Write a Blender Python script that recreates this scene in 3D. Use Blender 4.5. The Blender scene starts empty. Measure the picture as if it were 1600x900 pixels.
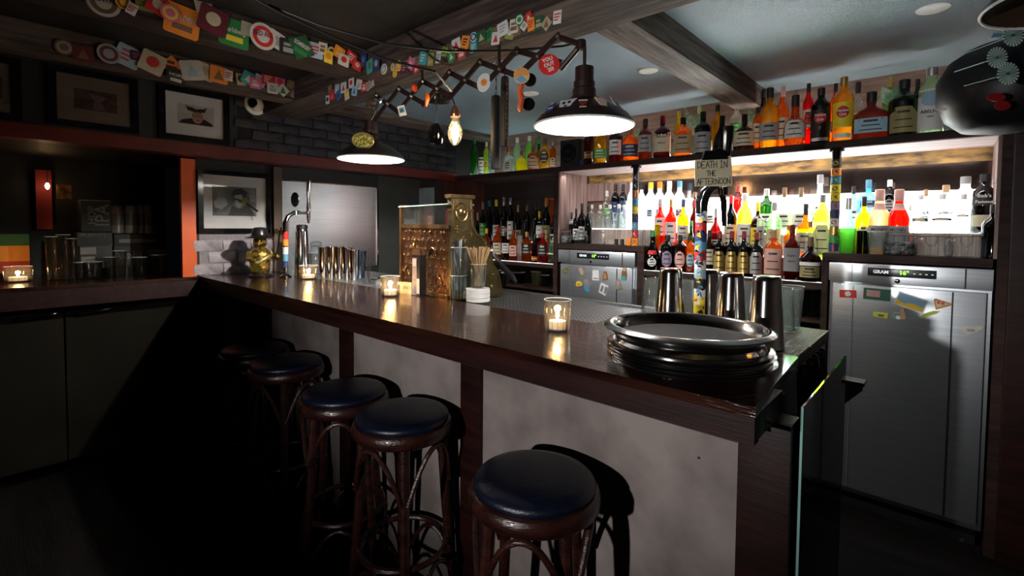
import bpy, bmesh, math, random
from math import pi, sin, cos, radians
from mathutils import Matrix, Vector
random.seed(7)
SC = bpy.context.scene
COL = SC.collection
# ------------------------------------------------------------------ camera
F_PX, YP, PITCH, YAW, ROLL, EYE = 761.75, 383.9, .0395, .7320, .0086, 1.45
fwd = Vector((-sin(YAW)*cos(PITCH), cos(YAW)*cos(PITCH), -sin(PITCH)))
_r = Vector((cos(YAW), sin(YAW), 0)); _u = _r.cross(fwd)
rgt = cos(ROLL)*_r + sin(ROLL)*_u; upv = -sin(ROLL)*_r + cos(ROLL)*_u
cam = bpy.data.objects.new('camera', bpy.data.cameras.new('camera')); COL.objects.link(cam)
M = Matrix((rgt, upv, -fwd)).transposed().to_4x4(); M.translation = (0, 0, EYE)
cam.matrix_world = M
cam.data.sensor_width = 36; cam.data.lens = F_PX/1600*36; cam.data.shift_y = (YP-450)/1600
cam.data.clip_start = .05
SC.camera = cam
# ------------------------------------------------------------------ world, exposure, lights
w = bpy.data.worlds.new('world'); SC.world = w; w.use_nodes = True
w.node_tree.nodes['Background'].inputs[0].default_value = (.5, .6, .8, 1)
w.node_tree.nodes['Background'].inputs[1].default_value = .0015
SC.view_settings.view_transform = 'Standard'; SC.view_settings.look = 'None'
SC.view_settings.gamma = 1; SC.view_settings.use_curve_mapping = False
SC.view_settings.exposure = 0.0
SC.cycles.transparent_max_bounces = 32
def lamp(name, kind, loc, power, color=(1,1,1), target=None, **kw):
    l = bpy.data.lights.new(name, kind); l.energy = power; l.color = color
    for k, v in kw.items(): setattr(l, k, v)
    o = bpy.data.objects.new(name, l); COL.objects.link(o); o.location = loc
    if target is not None:
        o.rotation_euler = (Vector(target)-Vector(loc)).to_track_quat('-Z', 'Y').to_euler()
    return o
# the photographer's flash on a stand to the left of the camera
FLASH = (-.60, -1.10, 1.32)
lamp('flash', 'SPOT', FLASH, 120, (1, .97, .95), (-1.45, 2.2, 1.62), spot_size=radians(73), spot_blend=.6, shadow_soft_size=.025)
# strip lights under and behind the shelves of the back bar
lamp('shelf_strip_light', 'AREA', (-1.05, 3.04, 1.845), 5, (1, .93, .93), (-1.05, 3.25, 1.2), shape='RECTANGLE', size=2.3, size_y=.02)
# ------------------------------------------------------------------ pixel -> point helpers (to place things at their real depth)
def ray(x, y): return fwd + rgt*((x-800)/F_PX) + upv*((YP-y)/F_PX)
def onY(x, y, Y): q = ray(x, y); t = Y/q.y; return Vector((t*q.x, Y, EYE+t*q.z))
def onX(x, y, X): q = ray(x, y); t = X/q.x; return Vector((X, t*q.y, EYE+t*q.z))
def onZ(x, y, Z): q = ray(x, y); t = (Z-EYE)/q.z; return Vector((t*q.x, t*q.y, Z))
def at(x, y, t): return ray(x, y)*t + Vector((0, 0, EYE))
def proj(P):
    P = Vector(P)-Vector((0, 0, EYE)); z = P.dot(fwd); return 800+F_PX*P.dot(rgt)/z, YP-F_PX*P.dot(upv)/z, z
def yfor(xp, Y, z):
    """x so that (x, Y, z) stands above pixel column xp"""
    X = onY(xp, 300, Y).x
    for _ in range(4):
        a = proj((X, Y, z))[0]; b = proj((X+.01, Y, z))[0]; X += (xp-a)*.01/(b-a)
    return X
# ------------------------------------------------------------------ materials
_m = {}
def mat(name, c, rough=.5, metal=0, var=.12, scale=8, bump=0, bscale=60, emit=0, ecol=None, stretch=None, spec=.5, coat=0, c2=None):
    if name in _m: return _m[name]
    m = bpy.data.materials.new(name); m.use_nodes = True; n = m.node_tree; b = n.nodes['Principled BSDF']
    b.inputs['Roughness'].default_value = rough; b.inputs['Metallic'].default_value = metal
    b.inputs['Specular IOR Level'].default_value = spec
    if coat: b.inputs['Coat Weight'].default_value = coat; b.inputs['Coat Roughness'].default_value = .08
    tc = n.nodes.new('ShaderNodeTexCoord'); mp = n.nodes.new('ShaderNodeMapping'); n.links.new(tc.outputs['Object'], mp.inputs[0])
    if stretch: mp.inputs['Scale'].default_value = stretch
    t = n.nodes.new('ShaderNodeTexNoise'); t.inputs['Scale'].default_value = scale; t.inputs['Detail'].default_value = 5
    n.links.new(mp.outputs[0], t.inputs['Vector'])
    r = n.nodes.new('ShaderNodeMix'); r.data_type = 'RGBA'
    ca = c2 if c2 else [max(0, x*(1-var)) for x in c]; cb = c if c2 else [min(1, x*(1+var)) for x in c]
    r.inputs[6].default_value = (*ca, 1); r.inputs[7].default_value = (*cb, 1)
    rp = n.nodes.new('ShaderNodeMapRange'); rp.inputs[1].default_value = .35; rp.inputs[2].default_value = .65
    n.links.new(t.outputs[0], rp.inputs[0]); n.links.new(rp.outputs[0], r.inputs[0]); n.links.new(r.outputs[2], b.inputs['Base Color'])
    if bump:
        t2 = n.nodes.new('ShaderNodeTexNoise'); t2.inputs['Scale'].default_value = bscale; t2.inputs['Detail'].default_value = 6
        n.links.new(mp.outputs[0], t2.inputs['Vector'])
        bp = n.nodes.new('ShaderNodeBump'); bp.inputs['Strength'].default_value = bump; bp.inputs['Distance'].default_value = .01
        n.links.new(t2.outputs[0], bp.inputs['Height']); n.links.new(bp.outputs[0], b.inputs['Normal'])
    if emit:
        b.inputs['Emission Color'].default_value = (*(ecol or c), 1); b.inputs['Emission Strength'].default_value = emit
    _m[name] = m; return m
def glass(name, c, body=.3, rough=.03, dens=1.0):
    """bottle glass with its liquid: tinted see-through, some milky body that takes light from behind, a clear gloss"""
    if name in _m: return _m[name]
    m = bpy.data.materials.new(name); m.use_nodes = True; n = m.node_tree; n.nodes.clear()
    out = n.nodes.new('ShaderNodeOutputMaterial')
    tr = n.nodes.new('ShaderNodeBsdfTransparent'); tl = n.nodes.new('ShaderNodeBsdfTranslucent'); gl = n.nodes.new('ShaderNodeBsdfGlossy')
    mx = n.nodes.new('ShaderNodeMix'); mx.data_type = 'RGBA'
    mx.inputs[6].default_value = (*[x**dens*.8 for x in c], 1); mx.inputs[7].default_value = (*[min(1, x**dens) for x in c], 1)
    mx.inputs[6].default_value = (*[min(1, x**dens) for x in c], 1); mx.inputs[7].default_value = (*[.30*x**(dens*1.8) for x in c], 1)
    lf = n.nodes.new('ShaderNodeLayerWeight'); pf = n.nodes.new('ShaderNodeMath'); pf.operation = 'POWER'; pf.inputs[1].default_value = 2.2
    n.links.new(lf.outputs['Facing'], pf.inputs[0]); n.links.new(pf.outputs[0], mx.inputs[0])
    n.links.new(mx.outputs[2], tr.inputs[0]); n.links.new(mx.outputs[2], tl.inputs[0])
    gl.inputs['Roughness'].default_value = rough; gl.inputs[0].default_value = (1, 1, 1, 1)
    a = n.nodes.new('ShaderNodeMixShader'); a.inputs[0].default_value = body
    n.links.new(tr.outputs[0], a.inputs[1]); n.links.new(tl.outputs[0], a.inputs[2])
    lw = n.nodes.new('ShaderNodeLayerWeight'); pw = n.nodes.new('ShaderNodeMath'); pw.operation = 'POWER'; pw.inputs[1].default_value = 3
    n.links.new(lw.outputs['Facing'], pw.inputs[0]); ad = n.nodes.new('ShaderNodeMath'); ad.operation = 'MULTIPLY_ADD'; ad.inputs[1].default_value = .55; ad.inputs[2].default_value = .045
    n.links.new(pw.outputs[0], ad.inputs[0])
    b2 = n.nodes.new('ShaderNodeMixShader'); n.links.new(ad.outputs[0], b2.inputs[0])
    n.links.new(a.outputs[0], b2.inputs[1]); n.links.new(gl.outputs[0], b2.inputs[2]); n.links.new(b2.outputs[0], out.inputs[0])
    _m[name] = m; return m
def wood(name, ca, cb, rough=.4, scale=3, stretch=(1, 12, 12), bump=.25, coat=0, metal=0, spec=.5):
    return mat(name, cb, rough, metal, scale=scale, stretch=stretch, c2=ca, bump=bump, bscale=scale*6, coat=coat, spec=spec)
BLACK = mat('black_paint', (.008, .008, .009), .5)
GLOSSBLACK = mat('black_gloss', (.006, .006, .007), .12)
CHROME = mat('chrome', (.75, .74, .73), .08, 1, var=.03)
STEEL = mat('brushed_steel', (.55, .57, .6), .32, 1, var=.06, stretch=(1, 1, 40), scale=4)
FRIDGE = mat('fridge_steel', (.66, .71, .76), .30, .93, var=.08, stretch=(1, 1, 30), scale=5)
DARKWOOD = wood('dark_stained_wood', (.010, .003, .0025), (.024, .006, .005), .45, coat=.05, bump=.06, spec=.25)
BARTOP = wood('varnished_bar_wood', (.010, .003, .0025), (.032, .010, .006), .12, scale=2.5, coat=.45, bump=.22)
BEAM = wood('rough_beam_wood', (.022, .013, .010), (.10, .064, .052), .75, scale=4, bump=.6)
BEAMY = wood('rough_beam_wood_cross', (.035, .022, .018), (.17, .12, .10), .75, scale=4, stretch=(12, 1, 12), bump=.6)
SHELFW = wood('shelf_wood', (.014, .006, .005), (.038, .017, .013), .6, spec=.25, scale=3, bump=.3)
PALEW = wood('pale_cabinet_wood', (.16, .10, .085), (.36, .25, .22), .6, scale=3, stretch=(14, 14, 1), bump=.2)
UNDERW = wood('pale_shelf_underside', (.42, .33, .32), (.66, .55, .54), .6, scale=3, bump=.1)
REDPAINT = mat('red_paint', (.12, .008, .006), .45, var=.15)
ORANGEP = mat('orange_red_paint', (.85, .12, .008), .45, var=.05)
PLASTER = mat('grey_plaster_panel', (.29, .245, .23), .8, c2=(.15, .122, .113), scale=4.5, bump=.35, bscale=18)
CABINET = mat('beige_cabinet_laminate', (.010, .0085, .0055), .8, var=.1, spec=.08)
WHITE = mat('white_paper', (.75, .74, .72), .7, var=.05)
BRICKM = mat('black_painted_brick', (.030, .027, .034), .65, bump=.9, bscale=25, var=.4, c2=(.012, .011, .015))
BRICKM2 = mat('grey_painted_brick', (.46, .41, .43), .5, bump=1, bscale=22, c2=(.22, .19, .205))
BRASS = mat('aged_brass', (.32, .19, .075), .36, .9, bump=.4, bscale=45, c2=(.10, .055, .022))
CLEAR = glass('clear_glass', (.93, .96, .96), .07)
CLEARB = glass('clear_spirit_glass', (.88, .94, .94), .16)
# ------------------------------------------------------------------ mesh helpers
class MB:
    def __init__(s): s.v = []; s.f = []; s.M = None
    def add(s, vs, fs):
        k = len(s.v)
        s.v += [tuple(s.M @ Vector(v)) for v in vs] if s.M else [tuple(v) for v in vs]
        s.f += [tuple(i+k for i in f) for f in fs]
    def box(s, x0, x1, y0, y1, z0, z1):
        if x0 > x1: x0, x1 = x1, x0
        if y0 > y1: y0, y1 = y1, y0
        if z0 > z1: z0, z1 = z1, z0
        s.add([(x0,y0,z0),(x1,y0,z0),(x1,y1,z0),(x0,y1,z0),(x0,y0,z1),(x1,y0,z1),(x1,y1,z1),(x0,y1,z1)],
              [(0,3,2,1),(4,5,6,7),(0,1,5,4),(1,2,6,5),(2,3,7,6),(3,0,4,7)]); return s
    def cbox(s, x0, x1, y0, y1, z0, z1, c=.005):
        """box with chamfered edges"""
        bm = bmesh.new(); bmesh.ops.create_cube(bm, size=1)
        for v in bm.verts: v.co = Vector(((x0+x1)/2+v.co.x*abs(x1-x0), (y0+y1)/2+v.co.y*abs(y1-y0), (z0+z1)/2+v.co.z*abs(z1-z0)))
        bmesh.ops.bevel(bm, geom=bm.edges[:], offset=c, segments=2, affect='EDGES', profile=.7)
        bm.verts.index_update(); s.add([v.co for v in bm.verts], [[v.index for v in f.verts] for f in bm.faces]); bm.free(); return s
    def lathe(s, prof, seg=24, c=(0,0,0), sx=1, sy=1, n=2, caps=True):
        """prof: (z, r) rows; n>2 makes the section squarer"""
        vs = []; 
        for z, r in prof:
            for i in range(seg):
                a = 2*pi*(i+.5)/seg; ca, sa = cos(a), sin(a)
                k = 1 if n == 2 else 1/((abs(ca)**n+abs(sa)**n)**(1/n))
                vs.append((c[0]+r*k*ca*sx, c[1]+r*k*sa*sy, c[2]+z))
        fs = []
        for j in range(len(prof)-1):
            for i in range(seg):
                a = j*seg+i; b = j*seg+(i+1) % seg; fs.append((a, b, b+seg, a+seg))
        if caps:
            fs.append(tuple(reversed(range(seg)))); fs.append(tuple((len(prof)-1)*seg+i for i in range(seg)))
        s.add(vs, fs); return s
    def tube(s, pts, r, seg=8, closed=False):
        pts = [Vector(p) for p in pts]; n = len(pts); vs = []; fs = []
        prev = None
        for i, p in enumerate(pts):
            if closed: d = pts[(i+1) % n]-pts[i-1]
            else: d = pts[min(i+1, n-1)]-pts[max(i-1, 0)]
            d.normalize()
            if prev is None:
                a = Vector((0,0,1)) if abs(d.z) < .9 else Vector((1,0,0)); x = d.cross(a).normalized()
            else: x = (prev - d*prev.dot(d)).normalized()
            prev = x; y = d.cross(x); rr = r[i] if isinstance(r, (list, tuple)) else r
            for k in range(seg):
                a = 2*pi*k/seg; vs.append(p+x*rr*cos(a)+y*rr*sin(a))
        m = n if closed else n-1
        for i in range(m):
            for k in range(seg):
                a = i*seg+k; b = i*seg+(k+1) % seg; i2 = ((i+1) % n)*seg
                fs.append((a, i2+k, i2+(k+1) % seg, b))
        if not closed: fs.append(tuple(range(seg))); fs.append(tuple(reversed([(n-1)*seg+k for k in range(seg)])))
        s.add(vs, fs); return s
    def prism(s, poly, n0, n1, MM=None):
        old = s.M
        if MM is not None: s.M = MM
        n = len(poly)
        A = sum(poly[i][0]*poly[(i+1) % n][1]-poly[(i+1) % n][0]*poly[i][1] for i in range(n))
        if A < 0: poly = poly[::-1]
        s.add([(u, v, n0) for u, v in poly]+[(u, v, n1) for u, v in poly],
              [tuple(reversed(range(n))), tuple(range(n, 2*n))]+[(i, (i+1) % n, n+(i+1) % n, n+i) for i in range(n)])
        s.M = old; return s
def obj(name, mb, m, parent=None, label=None, cat=None, group=None, kind=None, smooth=True, ang=.6, loc=None):
    me = bpy.data.meshes.new(name); me.from_pydata(mb.v, [], mb.f); me.update()
    if smooth:
        me.polygons.foreach_set('use_smooth', [True]*len(me.polygons)); me.set_sharp_from_angle(angle=ang)
    me.materials.append(m)
    o = bpy.data.objects.new(name, me); COL.objects.link(o)
    if parent: o.parent = parent
    if loc: o.location = loc
    return tag(o, label, cat, group, kind)
USED = {}
def tag(o, label=None, cat=None, group=None, kind=None):
    if label: o['label'] = label
    if cat: o['category'] = cat
    if group: o['group'] = group
    if kind: o['kind'] = kind
    return o
def thing(name, label, cat, loc=(0,0,0), group=None, rz=0, MW=None):
    o = bpy.data.objects.new(name, None); COL.objects.link(o); o.empty_display_size = .05
    if MW is not None: o.matrix_world = MW
    else: o.location = loc; o.rotation_euler = (0, 0, rz)
    return tag(o, label, cat, group)
def copy_tree(o, parent=None):
    c = o.copy(); COL.objects.link(c)
    if parent: c.parent = parent
    for ch in list(o.children): copy_tree(ch, c)
    return c
def bx(*a): return MB().box(*a)
def frameM(o, u, v):
    """matrix with local x=u, y=v, z=u x v at o"""
    u = Vector(u).normalized(); v = Vector(v); v = (v-u*v.dot(u)).normalized(); n = u.cross(v)
    MM = Matrix((u, v, n)).transposed().to_4x4(); MM.translation = Vector(o); return MM
def wallY(o): return frameM(o, (1,0,0), (0,0,1))       # faces -Y
def wallX(o): return frameM(o, (0,1,0), (0,0,1))       # faces +X
def rect(x0, x1, y0, y1): return [(x0,y0),(x1,y0),(x1,y1),(x0,y1)]
def ell(cx, cy, rx, ry=None, n=24, a0=0): ry = ry or rx; return [(cx+rx*cos(a0+2*pi*i/n), cy+ry*sin(a0+2*pi*i/n)) for i in range(n)]
def rot2(poly, a, cx=0, cy=0): return [(cx+(x-cx)*cos(a)-(y-cy)*sin(a), cy+(x-cx)*sin(a)+(y-cy)*cos(a)) for x, y in poly]
def text(parent, s, size, MM, m, name='lettering', width=None, depth=.0003, bold=0):
    c = bpy.data.curves.new('t', 'FONT'); c.body = s; c.size = size; c.align_x = 'CENTER'; c.align_y = 'CENTER'; c.extrude = depth; c.offset = bold; c.resolution_u = 2
    o = bpy.data.objects.new('t', c); COL.objects.link(o)
    dg = bpy.context.evaluated_depsgraph_get(); me = bpy.data.meshes.new_from_object(o.evaluated_get(dg))
    bpy.data.objects.remove(o); bpy.data.curves.remove(c)
    if width:
        xs = [v.co.x for v in me.vertices]; k = width/max(1e-6, max(xs)-min(xs))
        for v in me.vertices: v.co.x *= k
    me.transform(MM); me.materials.clear(); me.materials.append(m); me.name = name
    r = bpy.data.objects.new(name, me); COL.objects.link(r)
    if parent: r.parent = parent
    return r
STR = {'D': [[(0,0),(0,1),(.45,.8),(.5,.35),(0,0)]], 'E': [[(.5,1),(0,1),(0,0),(.5,.05)],[(0,.5),(.4,.52)]], 'A': [[(0,0),(.3,1),(.55,0)],[(.1,.4),(.5,.42)]],
 'T': [[(-.1,1),(.6,1.02)],[(.27,1),(.25,0)]], 'H': [[(0,0),(0,1)],[(.45,1),(.45,0)],[(0,.5),(.45,.5)]], 'I': [[(0,1),(.4,1)],[(.2,1),(.2,0)],[(0,0),(.4,0)]],
 'N': [[(0,0),(0,.95),(.45,0),(.5,1.15)]], 'F': [[(.5,1),(0,1),(0,0)],[(0,.5),(.4,.52)]], 'R': [[(0,0),(0,1),(.4,.85),(.38,.6),(0,.5),(.5,0)]], 'O': [[(.25,1),(0,.6),(.05,.1),(.35,0),(.5,.4),(.45,.85),(.25,1)]]}
def strokes(mb, s, x, y, h, MM, r=.0012, gap=.16):
    for ch in s:
        if ch == ' ': x += h*.35; continue
        for st in STR[ch]:
            mb.M = MM
            for (ax, ay), (bx_, by) in zip(st, st[1:]): mb.tube([(x+ax*h, y+ay*h, 0), (x+bx_*h, y+by*h, 0)], r, 4)
        x += h*(.5+gap)
    mb.M = None

# ================================================================== STRUCTURE
CZ = 2.30          # ceiling height
BTOP = 1.11        # bar top
XW = -3.65         # left wall plane
XR = -3.40         # bulkhead above it
YS = 3.0           # front of the back bar shelving
YB = 3.38          # back of the shelving
def struct(name, mb, m, parent=None, **k): return obj(name, mb, m, parent, kind=None if parent else 'structure', smooth=False, **k)
floor = struct('floor', bx(-6, 3, -3, 4, -.05, 0), wood('dark_floor', (.004, .0035, .0035), (.010, .008, .007), .7, scale=2, stretch=(1, 8, 1), spec=.1))
CEILG = mat('grey_blue_ceiling', (.27, .36, .44), .26, c2=(.21, .285, .35), scale=1.2, bump=.5, bscale=260, spec=.6)
NET = mat('black_woven_ceiling', (.006, .006, .007), .45, bump=1.0, bscale=240, spec=.5)
ceil = struct('ceiling', bx(-3.5, 3, 1.30, 4, CZ, CZ+.05), CEILG)
struct('ceiling_fabric_panel', bx(-2.17, 3, -3, 1.305, CZ-.002, CZ+.05), NET, ceil)
struct('ceiling_fabric_panel', bx(-5, -2.17, -3, 1.305, CZ-.001, CZ+.05), NET, ceil)
t = struct('trim_1', bx(-3.4, 3, 1.305, 1.585, 2.18, CZ), BEAM); tag(t, 'broad rough wooden ceiling beam running parallel to the bar')
t = struct('trim_2', bx(-1.010, -.868, 1.585, 3.40, 2.18, CZ), BEAMY); tag(t, 'rough wooden cross beam running to the back wall')
t = struct('trim_3', bx(-2.33, -2.17, -3, 1.305, 2.19, CZ), wood('dark_beam_wood_cross', (.018, .010, .008), (.075, .045, .036), .75, scale=4, stretch=(12, 1, 12), bump=.6)); tag(t, 'dark ceiling beam carrying the upper garland of beer mats')
t = struct('trim_4', bx(-3.4, -3.20, -3, 3.40, 2.262, CZ-.003), BEAMY); tag(t, 'board along the top of the brick bulkhead')
t = struct('trim_8', bx(-3.05, -2.93, -3, 1.305, 2.185, CZ), BEAMY); tag(t, 'ceiling beam carrying the lower garland of beer mats')
# back wall
BACKW = wood('pinkish_board', (.10, .055, .042), (.20, .115, .095), .6, scale=2.5, bump=.2)
wb = struct('wall_back', bx(-4.6, 3, YB+.02, YB+.12, 0, CZ), BACKW)
# left wall and bulkhead
wl = struct('wall_left', bx(XW-.10, XW, .99, 2.78, 0, 1.875), mat('dark_wall_paint', (.020, .022, .021), .6))
struct('recess_back', bx(-4.45, -4.40, -3, .99, 0, 2.3), mat('black_wall', (.006, .006, .006), .7), wl)
struct('bulkhead_core', bx(-4.45, XR-.012, -3, 3.38, 1.875, CZ), mat('bulkhead_black', (.008, .008, .009), .55), wl)
struct('grey_wall_face', bx(XW, XW+.004, 2.345, 2.78, 1.0, 1.873), mat('grey_green_wall', (.045, .050, .046), .55), wl)
struct('return_wall', bx(-4.4, -3.41, 2.78, 2.84, 0, 1.873), mat('brown_black_wall', (.028, .02, .018), .5), wl)
struct('end_board', bx(-3.44, -3.40, 2.84, 3.38, 0, 1.873), wood('reddish_brown_board', (.03, .009, .006), (.075, .024, .016), .4, stretch=(12,12,1)), wl)
tb = struct('trim_5', bx(XR-.10, XR+.012, -3, 3.0, 1.862, 1.933), REDPAINT); tag(tb, 'dark red painted ledge under the brick bulkhead')
tp = struct('trim_6', MB().box(XW-.03, XW+.012, .905, .985, BTOP, 1.865), ORANGEP); tag(tp, 'orange red painted post standing on the counter')
# bricks of the bulkhead (upper) and of the wall behind the bar end (lower)
def bricks(y0, y1, z0, z1, X, bw, bh, m, parent, seedv, skip=None):
    rnd = random.Random(seedv); variants = []
    for k in range(5):
        mb = MB(); nx, nz = 4, 2; d = .012
        w_, h_ = bw-.010, bh-.009
        vs = []; fs = []
        for j in range(nz+1):
            for i in range(nx+1):
                e = (i in (0, nx)) or (j in (0, nz))
                vs.append((d*(.45 if e else 1.1)+rnd.uniform(-.004, .004), -w_/2+w_*i/nx+rnd.uniform(-.003, .003), -h_/2+h_*j/nz+rnd.uniform(-.003, .003)))
        for j in range(nz):
            for i in range(nx):
                a = j*(nx+1)+i; fs.append((a, a+1, a+nx+2, a+nx+1))
        per = [i for i in range(nx+1)]+[nx+(nx+1)*j for j in range(1, nz+1)]+[(nx+1)*nz+nx-i for i in range(1, nx+1)]+[(nx+1)*(nz-j) for j in range(1, nz)]
        k0 = len(vs)
        for i in per: vs.append((-.004, vs[i][1], vs[i][2]))
        for q in range(len(per)): 
            a = per[q]; b = per[(q+1) % len(per)]; fs.append((a, k0+q, k0+(q+1) % len(per), b))
        mb.add(vs, fs); me = bpy.data.meshes.new('brick'); me.from_pydata(mb.v, [], mb.f); me.polygons.foreach_set('use_smooth', [True]*len(me.polygons)); me.set_sharp_from_angle(angle=.9); me.materials.append(m); variants.append(me)
    row = 0; z = z0+bh/2
    while z+bh/2 <= z1+.02:
        y = y0+(bw/2 if row % 2 else 0)
        while y < y1-.02:
            if not (skip and skip(y, z)):
                o = bpy.data.objects.new('brick', rnd.choice(variants)); COL.objects.link(o); o.location = (X+rnd.uniform(0, .003), y, z); o.parent = parent
            y += bw
        z += bh; row += 1
struct('mortar_face', bx(XR-.012, XR, 1.16, 3.0, 1.933, 2.262), mat('dark_mortar', (.012, .011, .013), .9, bump=.5), wl)
bricks(1.24, 3.0, 1.934, 2.262, XR, .205, .066, BRICKM, wl, 3)
struct('mortar_face', bx(XW, XW+.006, 1.0, 1.47, BTOP, 1.40), mat('grey_mortar', (.30, .27, .28), .9, bump=.5), wl)
bricks(1.05, 1.50, BTOP, 1.40, XW+.006, .175, .078, BRICKM2, wl, 5)
struct('grey_wall_face', bx(XW, XW+.02, 1.505, 1.53, BTOP, 1.86), mat('brown_post', (.10, .065, .045), .5), wl)

# ================================================================== BAR
bar = thing('bar_counter', 'L-shaped dark wooden bar with pale plaster front panels', 'bar')
YF, YP2 = .99, 1.20     # front edge of the top, plane of the panels
XE = -.265
top = MB()
top.prism([(-4.40, -1.5), (-3.555, -1.5), (-3.60, YF), (XE, YF), (-.29, 1.47), (XW, 1.47), (XW, .992), (-4.40, .992)], BTOP-.022, BTOP)
obj('worktop', top, BARTOP, bar, smooth=False)
fa = MB(); fa.box(-3.60, XE, YF, YF+.03, 1.035, BTOP-.022); fa.box(XE-.035, XE-.003, YF+.03, 1.21, 1.035, BTOP-.022)
obj('fascia', fa, DARKWOOD, bar, smooth=False)
fl = MB(); fl.prism([(-3.59, -1.5), (-3.558, -1.5), (-3.603, YF+.03), (-3.635, YF+.03)], .99, BTOP-.022)
obj('fascia', fl, DARKWOOD, bar, smooth=False)
obj('underframe', MB().box(XW, XE-.04, YF+.03, YP2+.02, 1.02, 1.034), BLACK, bar, smooth=False)
edges = [(331, 387, 0), (387, 425, 1), (425, 535, 0), (535, 553, 1), (553, 725, 0), (725, 755, 1), (755, 1155, 0), (1155, 1236, 1)]
for a, b, isp in edges:
    if a == 331:
        obj('front_panel', MB().prism([(-3.70, 1.10), (-3.372, YP2), (-3.372, YP2+.02), (-3.70, 1.12)], .03, 1.02), PLASTER, bar, smooth=False); continue
    xa = yfor(a, YP2, .85); xb = yfor(b, YP2, .85)
    if isp: obj('post', MB().cbox(xa, xb, YP2-.018, YP2+.06, 0, 1.02, .003), DARKWOOD, bar)
    else: obj('front_panel', bx(xa, xb, YP2, YP2+.02, .03, 1.02), PLASTER, bar, smooth=False)
obj('screw', MB().lathe([(-.003, .005), (.002, .003)], 8, tuple(onY(1092, 714, YP2))), CHROME, bar)
xe = yfor(1236, YP2, .85)-.006
obj('end_panel', bx(-.40, -.38, YP2+.06, 1.92, 0, 1.07), mat('black_stained_panel', (.02, .008, .007), .4), bar, smooth=False)
obj('end_bracket', bx(XE-.045, XE-.004, YF+.09, YP2+.04, 1.037, 1.075), mat('end_bracket_wood', (.055, .018, .014), .5), bar, smooth=False)
obj('bolt', MB().tube([(XE-.004, 1.10, 1.05), (XE+.002, 1.10, 1.05)], .004, 8), CHROME, bar)
# glass guard at the end of the bar
gp = thing('glass_guard', 'clear glass pane with pale green edges on the bar end', 'glass pane', (xe+.018, 0, 0))
obj('pane', bx(0, .004, 1.215, 1.80, .02, 1.06), glass('pane_glass', (.10, .11, .11), .25), gp, smooth=False)
GEDGE = mat('green_glass_edge', (.30, .55, .50), .2, emit=0)
for y in (1.213, 1.802): obj('edge', bx(-.0005, .0045, y-.004, y, .02, 1.06), GEDGE, gp, smooth=False)
# planked end section
pe = thing('bar_end_top', 'worn plank top on the right end of the bar', 'worktop', (0,0,0))
P1 = wood('worn_plank', (.022, .015, .012), (.065, .048, .038), .5, scale=3, stretch=(12, 1, 12), bump=.5)
for (x0, x1, y0, y1) in [(-.93, -.70, 1.472, 1.93), (-.698, -.49, 1.472, 1.93), (-.488, -.293, 1.472, 1.93)]:
    obj('plank', MB().cbox(x0, x1, y0, y1, BTOP-.035, BTOP-.001, .003), P1, pe)
text(pe, '-- -THIRTY', .016, frameM(onZ(1247, 540, BTOP), (1,.15,0), (0,1,0)), mat('faded_print', (.45, .3, .22), .7), 'print')
# black cloth hanging at the end + steel ledge
cl = MB(); vs = []; fs = []; nz = 14; ny = 12
for j in range(nz+1):
    for i in range(ny+1):
        z = 1.06-j/nz*.95; y = 1.50+.36*i/ny+(.10*sin(min(1, j/nz*2)*pi/2))*(i/ny); x = -.300+.015*sin(i*1.9+j*.2)+.05*sin(min(1, j/nz*1.6)*pi/2)*sin(pi*i/ny)
        vs.append((x, y, z))
for j in range(nz):
    for i in range(ny): a = j*(ny+1)+i; fs.append((a, a+1, a+ny+2, a+ny+1))
cl.add(vs, fs); o = obj('black_cloth', cl, mat('black_cloth', (.006, .006, .007), .8), label='black cloth hanging down from the bar end beside the tall fridge', cat='cloth')
sm = o.modifiers.new('s', 'SOLIDIFY'); sm.thickness = .004
obj('steel_ledge', MB().prism([(0, .09), (.06, .09), (.06, .07), (0, .0)], 0, .02, frameM((-.262, 2.00, .84), (1,0,0), (0,0,1))).box(-.262, -.195, 1.96, 2.02, .93, .942), mat('dull_steel', (.16, .16, .17), .6, .6), label='small steel ledge sticking out behind the bar end', cat='ledge', smooth=False)
# back workbench: stainless worktop, drainer, speed rail
st = thing('steel_workbench', 'stainless steel workbench along the rear of the bar', 'workbench')
obj('worktop', bx(-3.645, -1.95, 1.472, 2.0, 1.085, 1.105), STEEL, st, smooth=False)
obj('cabinet_body', bx(-3.645, -.94, 1.52, 1.98, .05, 1.04), BLACK, st, smooth=False)
dr = obj('drainer', bx(-1.948, -.935, 1.472, 1.98, 1.075, 1.095), STEEL, st, smooth=False)
hm = MB()
for i in range(30):
    for j in range(17):
        x = -1.62+i*.022; y = 1.54+j*.024
        if x > -.95: continue
        hm.box(x, x+.013, y, y+.005, 1.0945, 1.0955)
obj('hole_pattern', hm, mat('drain_hole', (.012, .012, .012), .6), dr, kind='stuff', smooth=False)
obj('rim', MB().box(-1.948, -.935, 1.965, 1.98, 1.095, 1.104), STEEL, dr, smooth=False)
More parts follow.
